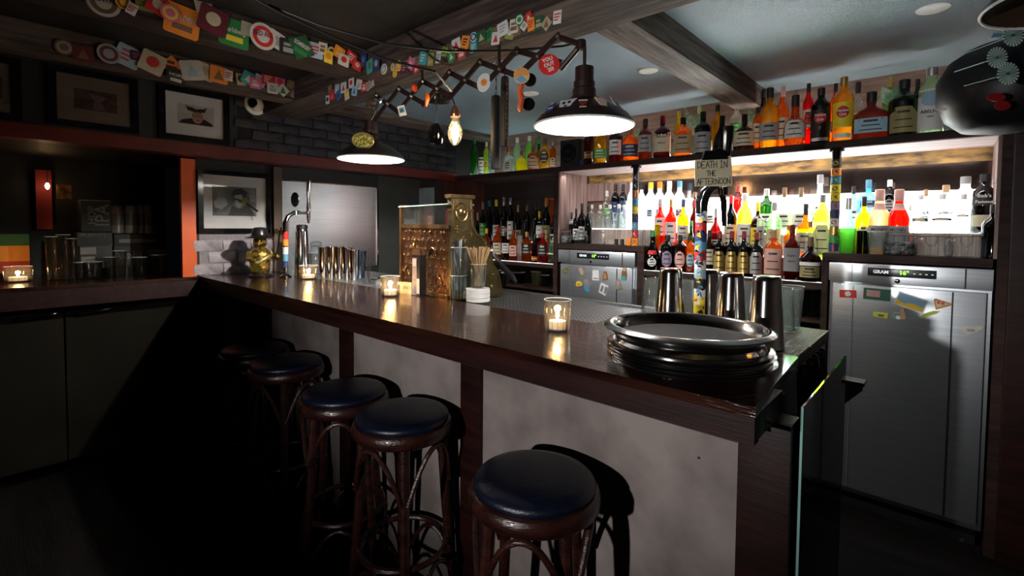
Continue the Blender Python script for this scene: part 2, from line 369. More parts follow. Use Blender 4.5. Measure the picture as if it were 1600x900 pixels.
# left counter cabinets under the left arm of the L
XC = -3.72
for i, (y0, y1) in enumerate([(-.85, -.255), (-.25, .345+.0), (.35, .945)]):
    c = thing('base_cabinet', ['beige cabinet at the left edge of the picture', 'beige cabinet left of the door gap under the left counter', 'beige cabinet nearest the bar under the left counter'][i], 'cabinet', (0,0,0), 'beige cabinets under the left counter')
    obj('body', bx(-4.35, XC-.02, y0, y1, .08, 1.04), BLACK, c, smooth=False)
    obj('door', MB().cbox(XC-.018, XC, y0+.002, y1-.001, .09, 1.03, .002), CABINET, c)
    hz = .935; d = [o2 for o2 in c.children if o2.name.startswith('door')][0]
    hc = {1: .235, 2: .475}.get(i, -.4)
    hh = MB().tube([(XC+.005, hc-.075, hz-.008), (XC+.026, hc-.07, hz-.004), (XC+.028, hc+.05, hz+.004), (XC+.024, hc+.075, hz+.006), (XC+.004, hc+.08, hz+.006)], .011, 10)
    obj('handle', hh, GLOSSBLACK, d)
obj('corner_post', MB().cbox(XC-.03, XC+.03, .95, 1.085, 0, 1.03, .004), DARKWOOD, bar)

# ================================================================== BACK BAR SHELVING
bb = thing('back_bar', 'dark wooden back bar shelving with lit bays', 'shelving')
XL0, XDL, XDR, XD2, XD3, XREND = -3.40, -2.265, -2.212, (-1.560, -1.512), (-.497, -.470), .19
ZS0, ZS1 = 1.868, 1.900
obj('top_shelf', bx(XL0+.015, XREND, YS, YB+.018, ZS0+.004, ZS1), SHELFW, bb, smooth=False)
obj('shelf_front', bx(XL0+.015, XREND, YS-.012, YS, ZS0-.002, ZS1+.004), SHELFW, bb, smooth=False)
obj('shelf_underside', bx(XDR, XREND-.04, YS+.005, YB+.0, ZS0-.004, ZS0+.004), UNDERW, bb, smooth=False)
obj('side_board', bx(XDL, XDR-.012, YS-.005, YB+.0, 0, ZS0-.004), SHELFW, bb, smooth=False)
obj('side_lining', bx(XDR-.012, XDR, YS+.0, YB, 1.325, ZS0-.004), PALEW, bb, smooth=False)
obj('side_board', bx(*XD2, YS-.003, YB, 0, 1.285), SHELFW, bb, smooth=False)
obj('side_board', bx(*XD3, YS-.003, YB, 0, 1.285), SHELFW, bb, smooth=False)
obj('side_board', bx(.155, XREND, YS-.01, YB, 0, ZS0-.004), SHELFW, bb, smooth=False)
obj('side_lining', bx(.143, .155, YS+.01, YB, 1.325, ZS0-.004), PALEW, bb, smooth=False)
obj('fridge_shelf', bx(XDR-.01, XD2[1], YS-.005, YB, 1.287, 1.325), SHELFW, bb, smooth=False)
obj('fridge_shelf', bx(XD3[0], .143, YS-.005, YB, 1.287, 1.325), SHELFW, bb, smooth=False)
obj('bottle_shelf', bx(XD2[1], XD3[0], YS-.002, YB, 1.130, 1.165), SHELFW, bb, smooth=False)
obj('bottle_shelf', bx(XL0+.0, XDL, YS-.002, YB, 1.130, 1.160), SHELFW, bb, smooth=False)
GLOWTOP = mat('lit_acrylic', (.9, .92, .92), .3, emit=2.2, ecol=(1, .97, .95))
GLOWSIDE = mat('lit_panel', (.9, .92, .92), .3, emit=12, ecol=(1, .97, .96))
GLOWMID = mat('lit_panel_bright', (.9, .92, .92), .3, emit=55, ecol=(.95, .98, 1))
GLOWDIM = mat('lit_acrylic_dim', (.9, .92, .92), .3, emit=1.5, ecol=(1, .97, .95))
RISER = wood('ribbed_riser', (.35, .25, .20), (.75, .62, .56), .5, scale=6, stretch=(30, 30, .6), bump=.1)
# stepped risers: ribbed face with a lit acrylic top
def step(x0, x1, y0, z0, z1, gl=GLOWTOP, face=RISER):
    s = obj('step_riser', bx(x0, x1, y0, YB-.002, z0, z1-.006), face, bb, smooth=False)
    obj('light_strip', bx(x0, x1, y0-.001, YB-.002, z1-.006, z1), gl, s, smooth=False)
step(XDR, XD2[1]+.04, 3.19, 1.325, 1.44)
step(XD3[0], .143, 3.19, 1.325, 1.44)
step(XD2[1]+.041, XD3[0]-.001, 3.12, 1.165, 1.29)
step(XD2[1]+.041, XD3[0]-.001, 3.24, 1.291, 1.42)
step(XL0, XDL, 3.12, 1.160, 1.235, GLOWDIM, SHELFW)
step(XL0, XDL, 3.24, 1.236, 1.315, GLOWDIM, SHELFW)
obj('light_strip', bx(XD2[1], XD3[0], YS-.0, YS+.012, 1.1652, 1.168), GLOWDIM, bb, smooth=False)
obj('light_strip', bx(XL0+.02, XDL, YS-.0, YS+.012, 1.1602, 1.163), GLOWDIM, bb, smooth=False)
obj('light_strip', bx(-3.36, XDL-.02, YS+.01, YB, ZS1+.0005, ZS1+.004), mat('lit_acrylic_green', (.8, .95, .9), .3, emit=1.6, ecol=(.85, 1, .93)), bb, smooth=False)
obj('light_strip', bx(-1.9, .10, YS+.15, YS+.17, ZS1+.0005, ZS1+.006), mat('warm_led', (.95, .9, .8), .3, emit=45, ecol=(1, .92, .8)), bb, smooth=False)
# lit milky panel low behind the bottles, dark mirror and marbled gold strip above it
for a, b in ((XDR+.30, XD2[1]+.04), (XD2[1]+.041, XD3[0]), (XD3[0]+.001, .143)):
    obj('lit_back_panel', bx(a, b, YB-.022, YB-.004, 1.42, 1.655), GLOWMID if -1.6 < (a+b)/2 < -.6 else GLOWSIDE, bb, smooth=False)
obj('mirror', bx(XDR, .143, YB-.003, YB+.002, 1.655, 1.80), mat('dark_mirror', (.10, .07, .06), .12, .9), bb, smooth=False)
GOLD = mat('marbled_gold', (.42, .25, .07), .3, .4, c2=(.07, .04, .015), scale=9, stretch=(1, 1, 3))
obj('gold_strip', bx(XDR+.02, .143, YB-.01, YB+.001, 1.795, ZS0-.004), GOLD, bb, smooth=False)
obj('gold_strip', bx(XDR, XDR+.45, YB-.012, YB-.002, 1.66, 1.80), PALEW, bb, smooth=False)
obj('back_board', bx(XL0, XDL, YB-.005, YB+.0, 1.16, ZS0-.004), mat('dark_back_board', (.02, .012, .010), .4), bb, smooth=False)
obj('back_board', bx(XL0, .19, YB-.004, YB, .0, 1.16), mat('dark_back_board', (.02, .012, .010), .4), bb, smooth=False)
# thin picture-rail board behind the top-shelf bottles
obj('rear_rail', bx(-2.25, .19, YB-.0, YB+.018, ZS1, 2.07), mat('dark_rail', (.05, .055, .045), .5), bb, smooth=False)
t = struct('trim_7', MB().cbox(.19, .30, 2.95, YB, 0, CZ, .004), DARKWOOD); tag(t, 'dark wooden post at the right end of the shelving')
struct('wall_right', bx(.30, .36, -.5, YB, 0, CZ), mat('dark_brown_wall', (.02, .012, .010), .6))
# ---------------------------------------------------------------- fridges
def fridge(x0, x1, label, logo_sz):
    f = thing('fridge', label, 'fridge', (x0, YS, 0), 'steel fridges in the back bar')
    W = x1-x0
    obj('body', bx(.004, W-.004, .02, YB-YS-.01, .09, 1.275), FRIDGE, f, smooth=False)
    hd = obj('control_panel', MB().cbox(.003, W-.003, -.02, .02, 1.185, 1.279, .003), FRIDGE, f)
    bp = obj('display', MB().cbox(W*.27, W*.69, -.024, -.018, 1.222, 1.262, .002), mat('display_black', (.01, .014, .018), .25), hd)
    WT = mat('display_white', (.8, .8, .8), .5, emit=.5); GT = mat('display_green', (.3, .9, .05), .5, emit=1.6)
    text(hd, 'GRAM', .022, wallY((W*.355, -.0245, 1.243)), WT, 'logo', bold=.0008)
    text(hd, '16°', .027, wallY((W*.50, -.0245, 1.243)), GT, 'readout', bold=.001)
    for k in range(4): obj('indicator', bx(W*(.555+k*.035), W*(.555+k*.035)+.008, -.0255, -.024, 1.240, 1.244), WT, hd, smooth=False)
    obj('lock', MB().lathe([(0, .012), (.004, .012), (.005, .009)], 16).v and lockmb(W*.46), CHROME, hd)
    obj('groove', bx(W*.165, W*.165+.002, -.0215, -.0195, 1.187, 1.277), BLACK, hd, smooth=False)
    obj('groove', bx(W*.845, W*.845+.006, -.0215, -.0195, 1.187, 1.277), BLACK, hd, smooth=False)
    d = obj('door', MB().cbox(.022, W-.022, -.016, .018, .125, 1.172, .004), FRIDGE, f)
    obj('seam', bx(W*.175, W*.175+.004, -.0185, -.0155, .13, 1.168), mat('seam_grey', (.25, .28, .3), .4, .6), d, smooth=False)
    obj('seam', bx(W*.78, W*.78+.006, -.0185, -.0155, .13, 1.168), BLACK, d, smooth=False)
    for x in (.06, W-.06): obj('foot', MB().lathe([(0, .025), (.02, .02), (.09, .018)], 12, (x, .08, 0)), BLACK, f)
    obj('plinth', bx(.02, W-.02, .06, .07, .0, .09), BLACK, f, smooth=False)
    return f
def lockmb(x):
    mb = MB(); mb.M = frameM((x, -.020, 1.203), (1,0,0), (0,0,1)); mb.lathe([(-.001, .011), (.004, .011), (.005, .008)], 16); return mb
XF1, XF2 = (-2.215, -1.566), (-.466, .150)
fridge(XF1[0]+.006, XF1[1], 'left steel fridge covered with food magnets', 1)
fridge(XF2[0], XF2[1], 'right steel fridge with postcard magnets behind the bar end', 1)

# ================================================================== BAR STOOLS
STOOLW = wood('bentwood', (.014, .004, .003), (.034, .010, .007), .28, coat=.3)
LEATHER = mat('dark_blue_leather', (.0035, .007, .020), .36, c2=(.002, .004, .012), scale=30, bump=.15, bscale=200)
def arc(c, r, a0, a1, n=12): return [(c[0]+r*cos(a0+(a1-a0)*i/n), c[1]+r*sin(a0+(a1-a0)*i/n), c[2]) for i in range(n+1)]
def make_stool():
    s = thing('bar_stool', 'stool', 'stool'); H = .80; R = .172
    obj('seat_pad', MB().lathe([(H-.030, .150), (H-.022, .158), (H-.012, .160), (H-.003, .152), (H+.004, .125), (H+.007, .07), (H+.008, .01)], 40), LEATHER, s, ang=1.2)
    obj('seat_ring', MB().lathe([(H-.072, .150), (H-.070, .164), (H-.062, R), (H-.040, R+.001), (H-.028, R-.004), (H-.024, .161), (H-.026, .150), (H-.07, .148)], 40, caps=False), STOOLW, s, ang=1.2)
    for k in range(4):
        a = pi/4+k*pi/2; ca, sa = cos(a), sin(a)
        P = lambda r, z: (r*ca, r*sa, z)
        pts = [P(.132, H-.05), P(.138, H-.15), P(.150, .45), P(.172, .2), P(.205, .005)]
        obj('leg', MB().tube(pts, [.017, .017, .016, .015, .013], 10), STOOLW, s)
    for k in range(4):          # upper bentwood arches from leg to leg
        a0 = pi/4+k*pi/2; a1 = a0+pi/2
        pts = []
        for i in range(17):
            u = i/16; a = a0+(a1-a0)*(.04+.92*u); z = H-.085-.17*(abs(2*u-1)**2.2); r = .150+.008*abs(2*u-1)
            pts.append((r*cos(a), r*sin(a), z))
        obj('arch_brace', MB().tube(pts, .0085, 8), STOOLW, s)
    obj('foot_ring', MB().tube(arc((0,0,.33), .150, 0, 2*pi, 32)[:-1], .010, 8, closed=True), STOOLW, s)
    for k in range(4):          # lower loops under the foot ring
        a0 = pi/4+k*pi/2; pts = []
        for i in range(17):
            u = i/16; a = a0+(pi/2)*(.04+.92*u); z = .31-.17*(abs(2*u-1)**2.2); r = .150+.028*abs(2*u-1)
            pts.append((r*cos(a), r*sin(a), z))
        obj('loop_brace', MB().tube(pts, .008, 8), STOOLW, s)
    return s
SP = [(-.79, .975, .5, 'nearest bar stool with dark blue seat, at the right of the row'), (-1.405, 1.0, .2, 'fourth bar stool from the wall, second from the camera'),
      (-1.775, .985, .9, 'middle stool of the row of five at the bar'), (-2.355, 1.005, .3, 'second bar stool from the left, partly hiding the last one'),
      (-2.735, 1.0, .7, 'farthest bar stool, leftmost in the row at the bar')]
s0 = make_stool()
for i, (x, y, a, lb) in enumerate(SP):
    s = s0 if i == 0 else copy_tree(s0)
    s.location = (x, y, 0); s.rotation_euler = (0, 0, a); s['label'] = lb; s['group'] = 'bentwood bar stools along the bar'; s['category'] = 'stool'

# ================================================================== LAMPS
LX, LY = yfor(912, 1.42, 1.8), 1.42
LX2 = yfor(580, 1.42, 1.8)
SHADE = mat('black_enamel', (.018, .014, .014), .3)
SHADEIN = mat('white_enamel', (.85, .85, .83), .4)
BRONZE = mat('dark_bronze', (.05, .028, .025), .35, .5)
BULB = mat('bulb_glow', (1, .96, .9), .5, emit=60, ecol=(1, .95, .88))
def shade_mb(inner=False):
    pr = [(0, .170), (.012, .168), (.035, .150), (.060, .115), (.080, .072), (.092, .045)]
    if inner: return MB().lathe([(z+.0005, r-.003) for z, r in pr], 48, caps=False)
    return MB().lathe(pr, 48, caps=False)
def sticker(parent, name, poly, a, z, m, col_parts=()):
    """flat badge on the outside of the shade at angle a"""
    r = .150-(z-.035)*1.4; n = Vector((cos(a), sin(a), .75)).normalized(); o = Vector((r*cos(a), r*sin(a), z))+n*.003
    MM = frameM(o, (-sin(a), cos(a), 0), (-cos(a)*.6, -sin(a)*.6, .8))
    b = obj(name, MB().prism(poly, 0, .002, MM), m, parent, smooth=False)
    for k, (p, m2) in enumerate(col_parts): obj('print', MB().prism(p, .002, .0028, MM), m2, b, smooth=False)
def pendant(label, loc, lit=True):
    t = thing('pendant_lamp', label, 'lamp', loc, 'black enamel pendant lamps')
    s = obj('lamp_shade', shade_mb(), SHADE, t, ang=1.3)
    obj('inner_shade', shade_mb(True), SHADEIN, s, ang=1.3)
    obj('shade_rim', MB().tube(arc((0,0,.001), .169, 0, 2*pi, 48)[:-1], .0035, 6, closed=True), SHADEIN, s)
    obj('socket', MB().lathe([(.088, .048), (.098, .046), (.10, .040), (.125, .040), (.130, .036), (.150, .037), (.152, .032), (.200, .032), (.205, .010)], 28), BRONZE, t)
    obj('bulb', MB().lathe([(.052, .008), (.056, .020), (.066, .026), (.078, .020), (.090, .014)], 20), BULB if lit else SHADEIN, t)
    return t
L1 = pendant('large black pendant lamp with stickers hanging over the bar', (LX, LY, 1.795))
obj('rod', MB().tube([(0,0,.20), (0,0,.268)], .006, 8), BRONZE, L1)
L2 = pendant('far black pendant lamp with a gold oval badge', (LX2, LY, 1.795))
obj('badge', MB().prism(ell(0, 0, .052, .036, 28), 0, .006, frameM((.09, -.10, .075), (.75,.66,-.12), (0,0,1))), mat('badge_gold', (.28, .23, .04), .3, .8, bump=.8, bscale=60), L2)
obj('badge_rim', MB().tube([Vector(frameM((.09, -.10, .075), (.75,.66,-.12), (0,0,1)) @ Vector((.052*cos(i*pi/14), .036*sin(i*pi/14), .006))) for i in range(28)], .0045, 5, closed=True), mat('cord_gold', (.7, .6, .3), .35, .7), L2)
obj('beaded_stem', MB().lathe([(.20+k*.012, (.018 if k % 2 else .026)+(.004 if k > 3 else 0)) for k in range(10)], 12, (-.005, 0, 0)), mat('beads', (.2, .15, .10), .3, .6), L2)
obj('clip', MB().tube([(.03, -.02, .20), (.085, .0, .30)], .0055, 8).tube([(.075, 0, .29), (.095, .012, .305)], .012, 8), CHROME, L2)
L3 = pendant('unlit pendant lamp cut off by the upper right corner of the picture', tuple(at(1700, -4, 1.05)), False)
for c_ in L3.children_recursive:
    if c_.name.startswith('inner'): c_.data.materials[0] = mat('brown_enamel', (.06, .035, .02), .3)
DOGM = mat('sticker_grey', (.5, .5, .52), .5); PINKM = mat('sticker_pink', (.62, .45, .42), .5); NAVYM = mat('sticker_navy', (.03, .05, .22), .4)
CREAM = mat('cream_card', (.68, .60, .45), .6); BRN = mat('sticker_brown', (.16, .03, .02), .5); REDM = mat('signal_red', (.70, .03, .02), .45)
va = math.atan2(-LY, -LX)          # direction from the lamp towards the camera
s1 = L1.children[0]
sticker(s1, 'cat_sticker', [(-.026,.018),(-.022,-.012),(0,-.024),(.018,-.012),(.024,.004),(.032,.02),(.012,.016),(-.008,.016)], va-.42, .047, DOGM,
        [(ell(-.009, .002, .006, None, 12), BLACK), (ell(.009, .004, .006, None, 12), BLACK), (ell(0, -.012, .006, .003, 12), BLACK)])
sticker(s1, 'goblet_sticker', [(-.016,.014),(.016,.014),(.010,-.006),(.003,-.008),(.004,-.016),(.012,-.020),(-.012,-.020),(-.004,-.016),(-.003,-.008),(-.010,-.006)], va-.02, .043, BRN, [(rect(-.014, .014, .010, .014), WHITE), (rect(-.011, .011, -.021, -.017), CREAM)])
sticker(s1, 'vase_sticker', [(-.018,.018),(.010,.022),(.020,.010),(.014,-.012),(.020,-.022),(-.002,-.022),(-.010,-.006)], va+.42, .048, PINKM, [(ell(-.016, .018, .005, None, 10), mat('sticker_yellow', (.8, .7, .1), .5))])
sticker(s1, 'bottle_sticker', [(-.02,.016),(.016,.02),(.018,-.014),(-.018,-.018)], va-.82, .040, NAVYM, [(rect(-.012, .012, -.004, .0), WHITE)])
sticker(s1, 'round_badge', ell(0, 0, .014, .02, 18), va-1.05, .052, CREAM, [(ell(0, 0, .009, .014, 16), WHITE)])
sticker(s1, 'lizard_sticker', [(-.01,.03),(.006,.014),(.02,.012),(.016,-.004),(.024,-.02),(.01,-.03),(.004,-.012),(-.01,-.008),(-.012,.01)], va+.98, .055, DOGM)
for nm, x in (('pendant_light_near', LX), ('pendant_light_far', LX2)):
    lamp(nm, 'POINT', (x, LY, 1.831), 26 if nm.endswith('near') else 62, (1, .95, .9), shadow_soft_size=.014)
# scissor arm
SA = thing('scissor_arm', 'dark folding scissor arm carrying the two pendant lamps', 'lamp bracket', (0,0,0))
T = [(588,149),(623,139),(660,127),(702,113),(750,97),(807,79),(871,57)]
C = [(605,162),(642,150),(682,138),(726,125),(780,108),(840,88)]
def py(p, d=0): return onY(p[0], p[1], LY+d)
IRON = mat('scissor_iron', (.045, .026, .024), .38, .5)
for i, c in enumerate(C):
    for (a, off) in ((T[i], .012), (T[i+1], -.012)):
        if i == 5 and a == T[6]: pass
        b = (2*c[0]-a[0], 2*c[1]-a[1]); A, B = py(a, off), py(b, off); d = (B-A).normalized(); n = Vector((0,1,0)).cross(d)
        h_ = .011; mb = MB(); mb.add([tuple(p+n*sx*h_+Vector((0, sy*.004, 0))) for p in (A-d*.012, B+d*.012) for sx, sy in ((-1,-1),(1,-1),(1,1),(-1,1))],
            [(0,1,2,3),(7,6,5,4),(0,4,5,1),(1,5,6,2),(2,6,7,3),(3,7,4,0)])
        obj('scissor_bar', mb, IRON, SA, smooth=False)
A, B = py((871,57)), py((908,70)); 
obj('end_bar', MB().tube([A, B], .010, 8), IRON, SA); obj('end_bar', MB().tube([py((876,108)), B], .010, 8), IRON, SA)
obj('end_joint', MB().lathe([(-.016, .014), (-.012, .017), (.012, .017), (.016, .014)], 16, tuple(B)), IRON, SA)
for p in T+C: 
    mb = MB(); mb.M = frameM(py(p, -.022), (1,0,0), (0,0,1)); mb.lathe([(-.004, .006), (.004, .005), (.006, .003)], 10); obj('rivet', mb, mat('rivet_steel', (.5, .45, .42), .3, .9), SA)
obj('ceiling_rod', MB().tube([py((780,108)), (py((780,108)).x, LY, 2.181)], .007, 8), IRON, SA)
obj('ceiling_rod', MB().tube([py((660,127)), (py((660,127)).x, LY, 2.181)], .007, 8), IRON, SA)
obj('lamp_hanger', MB().tube([(LX2, LY, 1.99), py((590,164))], .008, 8), IRON, SA)
# cables
CAB = mat('black_cable', (.006, .006, .006), .5)
def cable(pts, r, lb): return obj('cable', MB().tube(pts, r, 6), CAB, label=lb, cat='cable')
cable([at(x, y, t_) for x, y, t_ in ((390,-6,1.45),(440,22,1.5),(520,58,1.58),(600,92,1.66),(680,112,1.72),(706,142,1.93))], .0045, 'thin black cable sagging under the fabric ceiling to the bulb')
cable([at(x, y, t_) for x, y, t_ in ((420,8,1.5),(500,40,1.55),(600,68,1.6),(700,80,1.68),(800,79,1.8),(835,76,1.84),(880,72,1.83),(905,66,1.84),(912,72,1.85))], .004, 'black cable running along the scissor arm to the large lamp')
# bare filament bulb
bp = onY(711, 205, LY-.02); FB = thing('filament_bulb', 'bare filament bulb with copper socket hanging over the bar', 'light bulb', tuple(bp))
BG = glass('bulb_glass', (1, .93, .75), .02)
obj('glass_bulb', MB().lathe([(-.062, .004), (-.056, .014), (-.035, .027), (-.010, .033), (.015, .028), (.035, .019), (.055, .015), (.066, .015)], 24), BG, FB, ang=1.2)
obj('filament', MB().tube([(.008*cos(k*2.4), .008*sin(k*2.4), -.040+.075*abs(((k/3) % 2)-1)) for k in range(16)], .0022, 5), mat('filament_glow', (1, .8, .5), .5, emit=160, ecol=(1, .72, .38)), FB)
obj('copper_socket', MB().lathe([(.060, .022), (.070, .024), (.072, .018), (.090, .018), (.092, .014), (.105, .012), (.11, .004)], 20), mat('copper', (.55, .22, .14), .3, .9), FB)
obj('cord', MB().tube([(0,0,.108), py((706,152))-bp], .003, 6), CAB, FB)
lamp('filament_light', 'POINT', tuple(bp), 3.2, (1, .78, .5), shadow_soft_size=.02)
# round black ceiling plate, hanging wine glass on a chain
cr = onZ(686, 152, 2.175); cr.y = min(cr.y, 1.56)
o = obj('ceiling_rose', MB().lathe([(-.03, .035), (-.026, .055), (-.004, .06), (0, .055)], 28, tuple(py((684,150), .05))), GLOSSBLACK, SA)
def chain(mb, A, B, n, r=.008):
    A, B = Vector(A), Vector(B); d = (B-A)/n
    for i in range(n):
        c = A+d*(i+.5); dn = d.normalized(); s_ = Vector((0,1,0)).cross(dn) if i % 2 else Vector((0,1,0))
        mb.tube([c+dn*d.length*.62*cos(k*pi/4)+s_*r*.6*sin(k*pi/4) for k in range(8)], .0016, 4, closed=True)
    return mb
wg = onY(682, 206, LY+.02); WG = thing('hanging_wine_glass', 'dark wine glass hanging on a chain left of the bare bulb', 'glass', tuple(wg))
obj('bowl', MB().lathe([(-.055, .028), (-.03, .036), (.0, .038), (.025, .028), (.038, .012)], 24), glass('smoked_glass', (.16, .16, .17), .08), WG, ang=1.2)
obj('stem', MB().tube([(0,0,.036), (0,0,.10)], .004, 8), CLEAR, WG)
obj('hanging_chain', chain(MB(), (0,0,.10), (0,0,.17), 5), CHROME, WG)
# tubes on chains
for i, (x, y0, y1, r, lb) in enumerate(((775, 150, 264, .021, 'longer black tube hanging by a chain in front of the lime bottles'), (789, 120, 229, .019, 'shorter black tube hanging by a chain behind the longer one'))):
    Y = LY+.10+i*.16; a, b = onY(x, y0, Y), onY(x, y1, Y); tb = thing('hanging_tube', lb, 'tube', (a.x, Y, b.z), 'black tubes hanging on chains')
    L = a.z-b.z; obj('tube', MB().lathe([(0, r*.9), (.004, r), (L-.01, r), (L, r*.8)], 20), mat('black_rubber', (.008, .008, .009), .65, spec=.3), tb)
    if i == 0: obj('chain', chain(MB(), (0,0,L), (0,0,2.18-b.z), 5), CHROME, tb)
    else: obj('chain', chain(MB(), (.035,-.02,L-.02), (.030,-.02,L*.10), 12, .011), mat('rusty_chain', (.20, .13, .10), .4, .8), tb); obj('cord', MB().tube([(0,0,L), (0,0,2.18-b.z if Y < 1.585 else 2.299-b.z)], .003, 5), CAB, tb)
# things hooked on the scissor arm
def disc(nm, lb, px, r, m, cat, prints=(), ang=0, sy=1, Y=LY-.03, poly=None):
    P = onY(px[0], px[1], Y); MM = frameM(P, rgt+Vector((0,0,.0)), (0,0,1)); t = thing(nm, lb, cat, MW=MM)
    obj('disc', MB().prism(rot2(poly or ell(0, 0, r, r*sy, 32), ang), -.002, .002), m, t, smooth=False)
    for p, m2 in prints: obj('print', MB().prism(rot2(p, ang), .002, .0026), m2, t, smooth=False)
    return t
YEL = mat('sticker_yellow', (.8, .7, .1), .5); ORG = mat('sticker_orange', (.85, .25, .03), .5); TEAL = mat('sticker_teal', (.05, .35, .38), .5)
d = disc('round_sign', 'round red sign with white lettering clipped to the scissor arm', (858, 101), .038, REDM, 'sign', (), .25, .98)
for k, (s_, z_) in enumerate((('YOU', .018), ('OUT', .0), ('20!', -.018))): text(d, s_, .018, Matrix.Rotation(.35, 4, 'Z') @ Matrix.Translation((0, z_, .0024)), WHITE, bold=.0008)
disc('round_coaster', 'white oval coaster with orange centre on the scissor arm', (756, 129), .026, WHITE, 'coaster', [(ell(0, 0, .012, .014), ORG)], -.3, 1.45)
disc('round_coaster', 'orange and blue round coaster above the red chilli string', (815, 118), .030, mat('sunburst_cream', (.75, .5, .2), .5), 'coaster', [([(0,0),(.029*cos(a-.1),.029*sin(a-.1)),(.029*cos(a+.1),.029*sin(a+.1))], ORG) for a in [k*.42 for k in range(0, 8)]]+[([(-.028,-.008),(0,0),(.016,-.024),(-.01,-.028)], mat('sunburst_blue', (.15, .4, .6), .5))], .3)
disc('small_coaster', 'small square picture coaster hanging below the scissor arm', (628, 173), .02, WHITE, 'coaster', [(rect(-.012, .012, -.010, .014), mat('print_blue', (.1, .3, .45), .5)), (rect(-.008, .006, -.006, .006), BLACK)], .25, poly=rect(-.017, .017, -.024, .024))
c = onY(814, 150, LY-.02); obj('chilli_string', MB().tube([c+Vector((.004*sin(k*1.3), 0, .06-k*.012)) for k in range(11)], [.008, .012, .011, .012, .010, .012, .011, .010, .012, .010, .007], 8), mat('chilli_red', (.62, .09, .02), .4), label='long red chilli hanging on the scissor arm', cat='decoration')
c = onY(667, 156, LY-.02); obj('chilli', MB().tube([c+Vector((.005*sin(k*.7), 0, .030-k*.0085)) for k in range(8)], [.006, .010, .011, .011, .010, .008, .006, .003], 8), mat('chilli_orange', (.85, .16, .02), .35), label='small orange chilli hanging on the left of the scissor arm', cat='decoration')
c = onY(648, 137, LY-.02); obj('red_ball', MB().lathe([(-.018, .003), (-.014, .011), (-.005, .017), (.005, .017), (.014, .011), (.018, .003)], 18, tuple(c)), mat('ball_red', (.85, .08, .02), .3), label='small orange red ball on the left of the scissor arm', cat='decoration')
for i, p in enumerate(((828, 125), (826, 163))):
    obj('black_disc', MB().prism(ell(0, 0, .024, None, 24), -.006, .006, frameM(onY(p[0], p[1], LY+.02), rgt, (0,0,1))), GLOSSBLACK, label=['black round puck beside the sunburst coaster', 'black round puck with a pink rim near the chilli end'][i], cat='decoration', smooth=False)
# ceiling downlights
for (x, y, lb) in ((1013, 110, 'recessed downlight left of the cross beam'), (1458, 13, 'recessed downlight at the upper right'), (829, 146, 'recessed downlight behind the scissor arm')):
    p = onZ(x, y, CZ); t = thing('downlight', lb, 'light', (p.x, p.y, CZ-.0), 'recessed ceiling downlights')
    obj('trim_ring', MB().lathe([(-.006, .045), (-.004, .052), (0, .054)], 32).lathe([(-.0065, .046), (-.002, .036), (-.001, .03)], 32, caps=False), mat('white_plastic', (.85, .85, .85), .4), t)
    obj('lens', MB().lathe([(-.004, .030), (-.002, .034)], 24), mat('downlight_grey', (.10, .10, .11), .15), t)
# dome camera on the bulkhead
p = onX(400, 163, XR+.02); dc = thing('dome_camera', 'white round security camera on the black brick wall', 'camera', tuple(p))
WP = mat('white_plastic', (.8, .8, .8), .4)
mb = MB(); mb.M = frameM((-.018,0,0), (0,1,0), (0,0,1)); mb.lathe([(0, .068), (.012, .068), (.018, .060), (.02, .05)], 32); obj('mount', mb, WP, dc)
mb = MB(); mb.M = frameM((.0,0,0), (.75,.62,-.15), (0,0,1)); mb.lathe([(-.045, .01), (-.03, .036), (-.01, .049), (.015, .048), (.036, .034), (.042, .024)], 32); obj('eyeball', mb, WP, dc, ang=1.2)
mb = MB(); mb.M = frameM((.0,0,0), (.75,.62,-.15), (0,0,1)); mb.lathe([(.038, .031), (.044, .027), (.045, .01)], 24); obj('lens', mb, GLOSSBLACK, dc)

# ================================================================== BOTTLES
# (z fraction, radius fraction) of body outlines; the cap covers everything above capz
PROF = {
 'wine':   ([(0,.86),(.01,1),(.60,1),(.66,.93),(.72,.62),(.77,.38),(.82,.33),(.97,.33)], .86),
 'whisky': ([(0,.88),(.01,1),(.58,1),(.64,.97),(.70,.78),(.745,.45),(.78,.35),(.93,.34)], .85),
 'tall':   ([(0,.90),(.01,1),(.66,1),(.71,.94),(.765,.68),(.81,.42),(.85,.36),(.96,.36)], .88),
 'squat':  ([(0,.86),(.015,1),(.42,1),(.52,.93),(.60,.70),(.66,.40),(.70,.26),(.92,.26)], .80),
 'flask':  ([(0,.92),(.012,1),(.56,1),(.64,.94),(.70,.70),(.74,.38),(.77,.30),(.94,.30)], .84),
 'bell':   ([(0,.92),(.012,1),(.25,.97),(.45,.80),(.60,.48),(.70,.33),(.95,.30)], .86),
 'pear':   ([(0,.80),(.015,.95),(.20,1),(.36,.92),(.50,.60),(.60,.34),(.70,.26),(.95,.25)], .88),
 'syrup':  ([(0,.88),(.012,1),(.46,.98),(.56,1.0),(.64,.82),(.72,.50),(.80,.42),(.97,.40)], .83),
 'globe':  ([(0,.60),(.015,.72),(.12,.95),(.26,1),(.42,.92),(.52,.68),(.58,.42),(.64,.34),(.93,.32)], .80),
 'big':    ([(0,.90),(.012,1),(.60,1),(.70,.90),(.76,.62),(.80,.42),(.96,.40)], .88),
 'minicyl':([(0,.95),(.03,1),(.90,1),(.95,.9),(.99,.9)], .985),
}
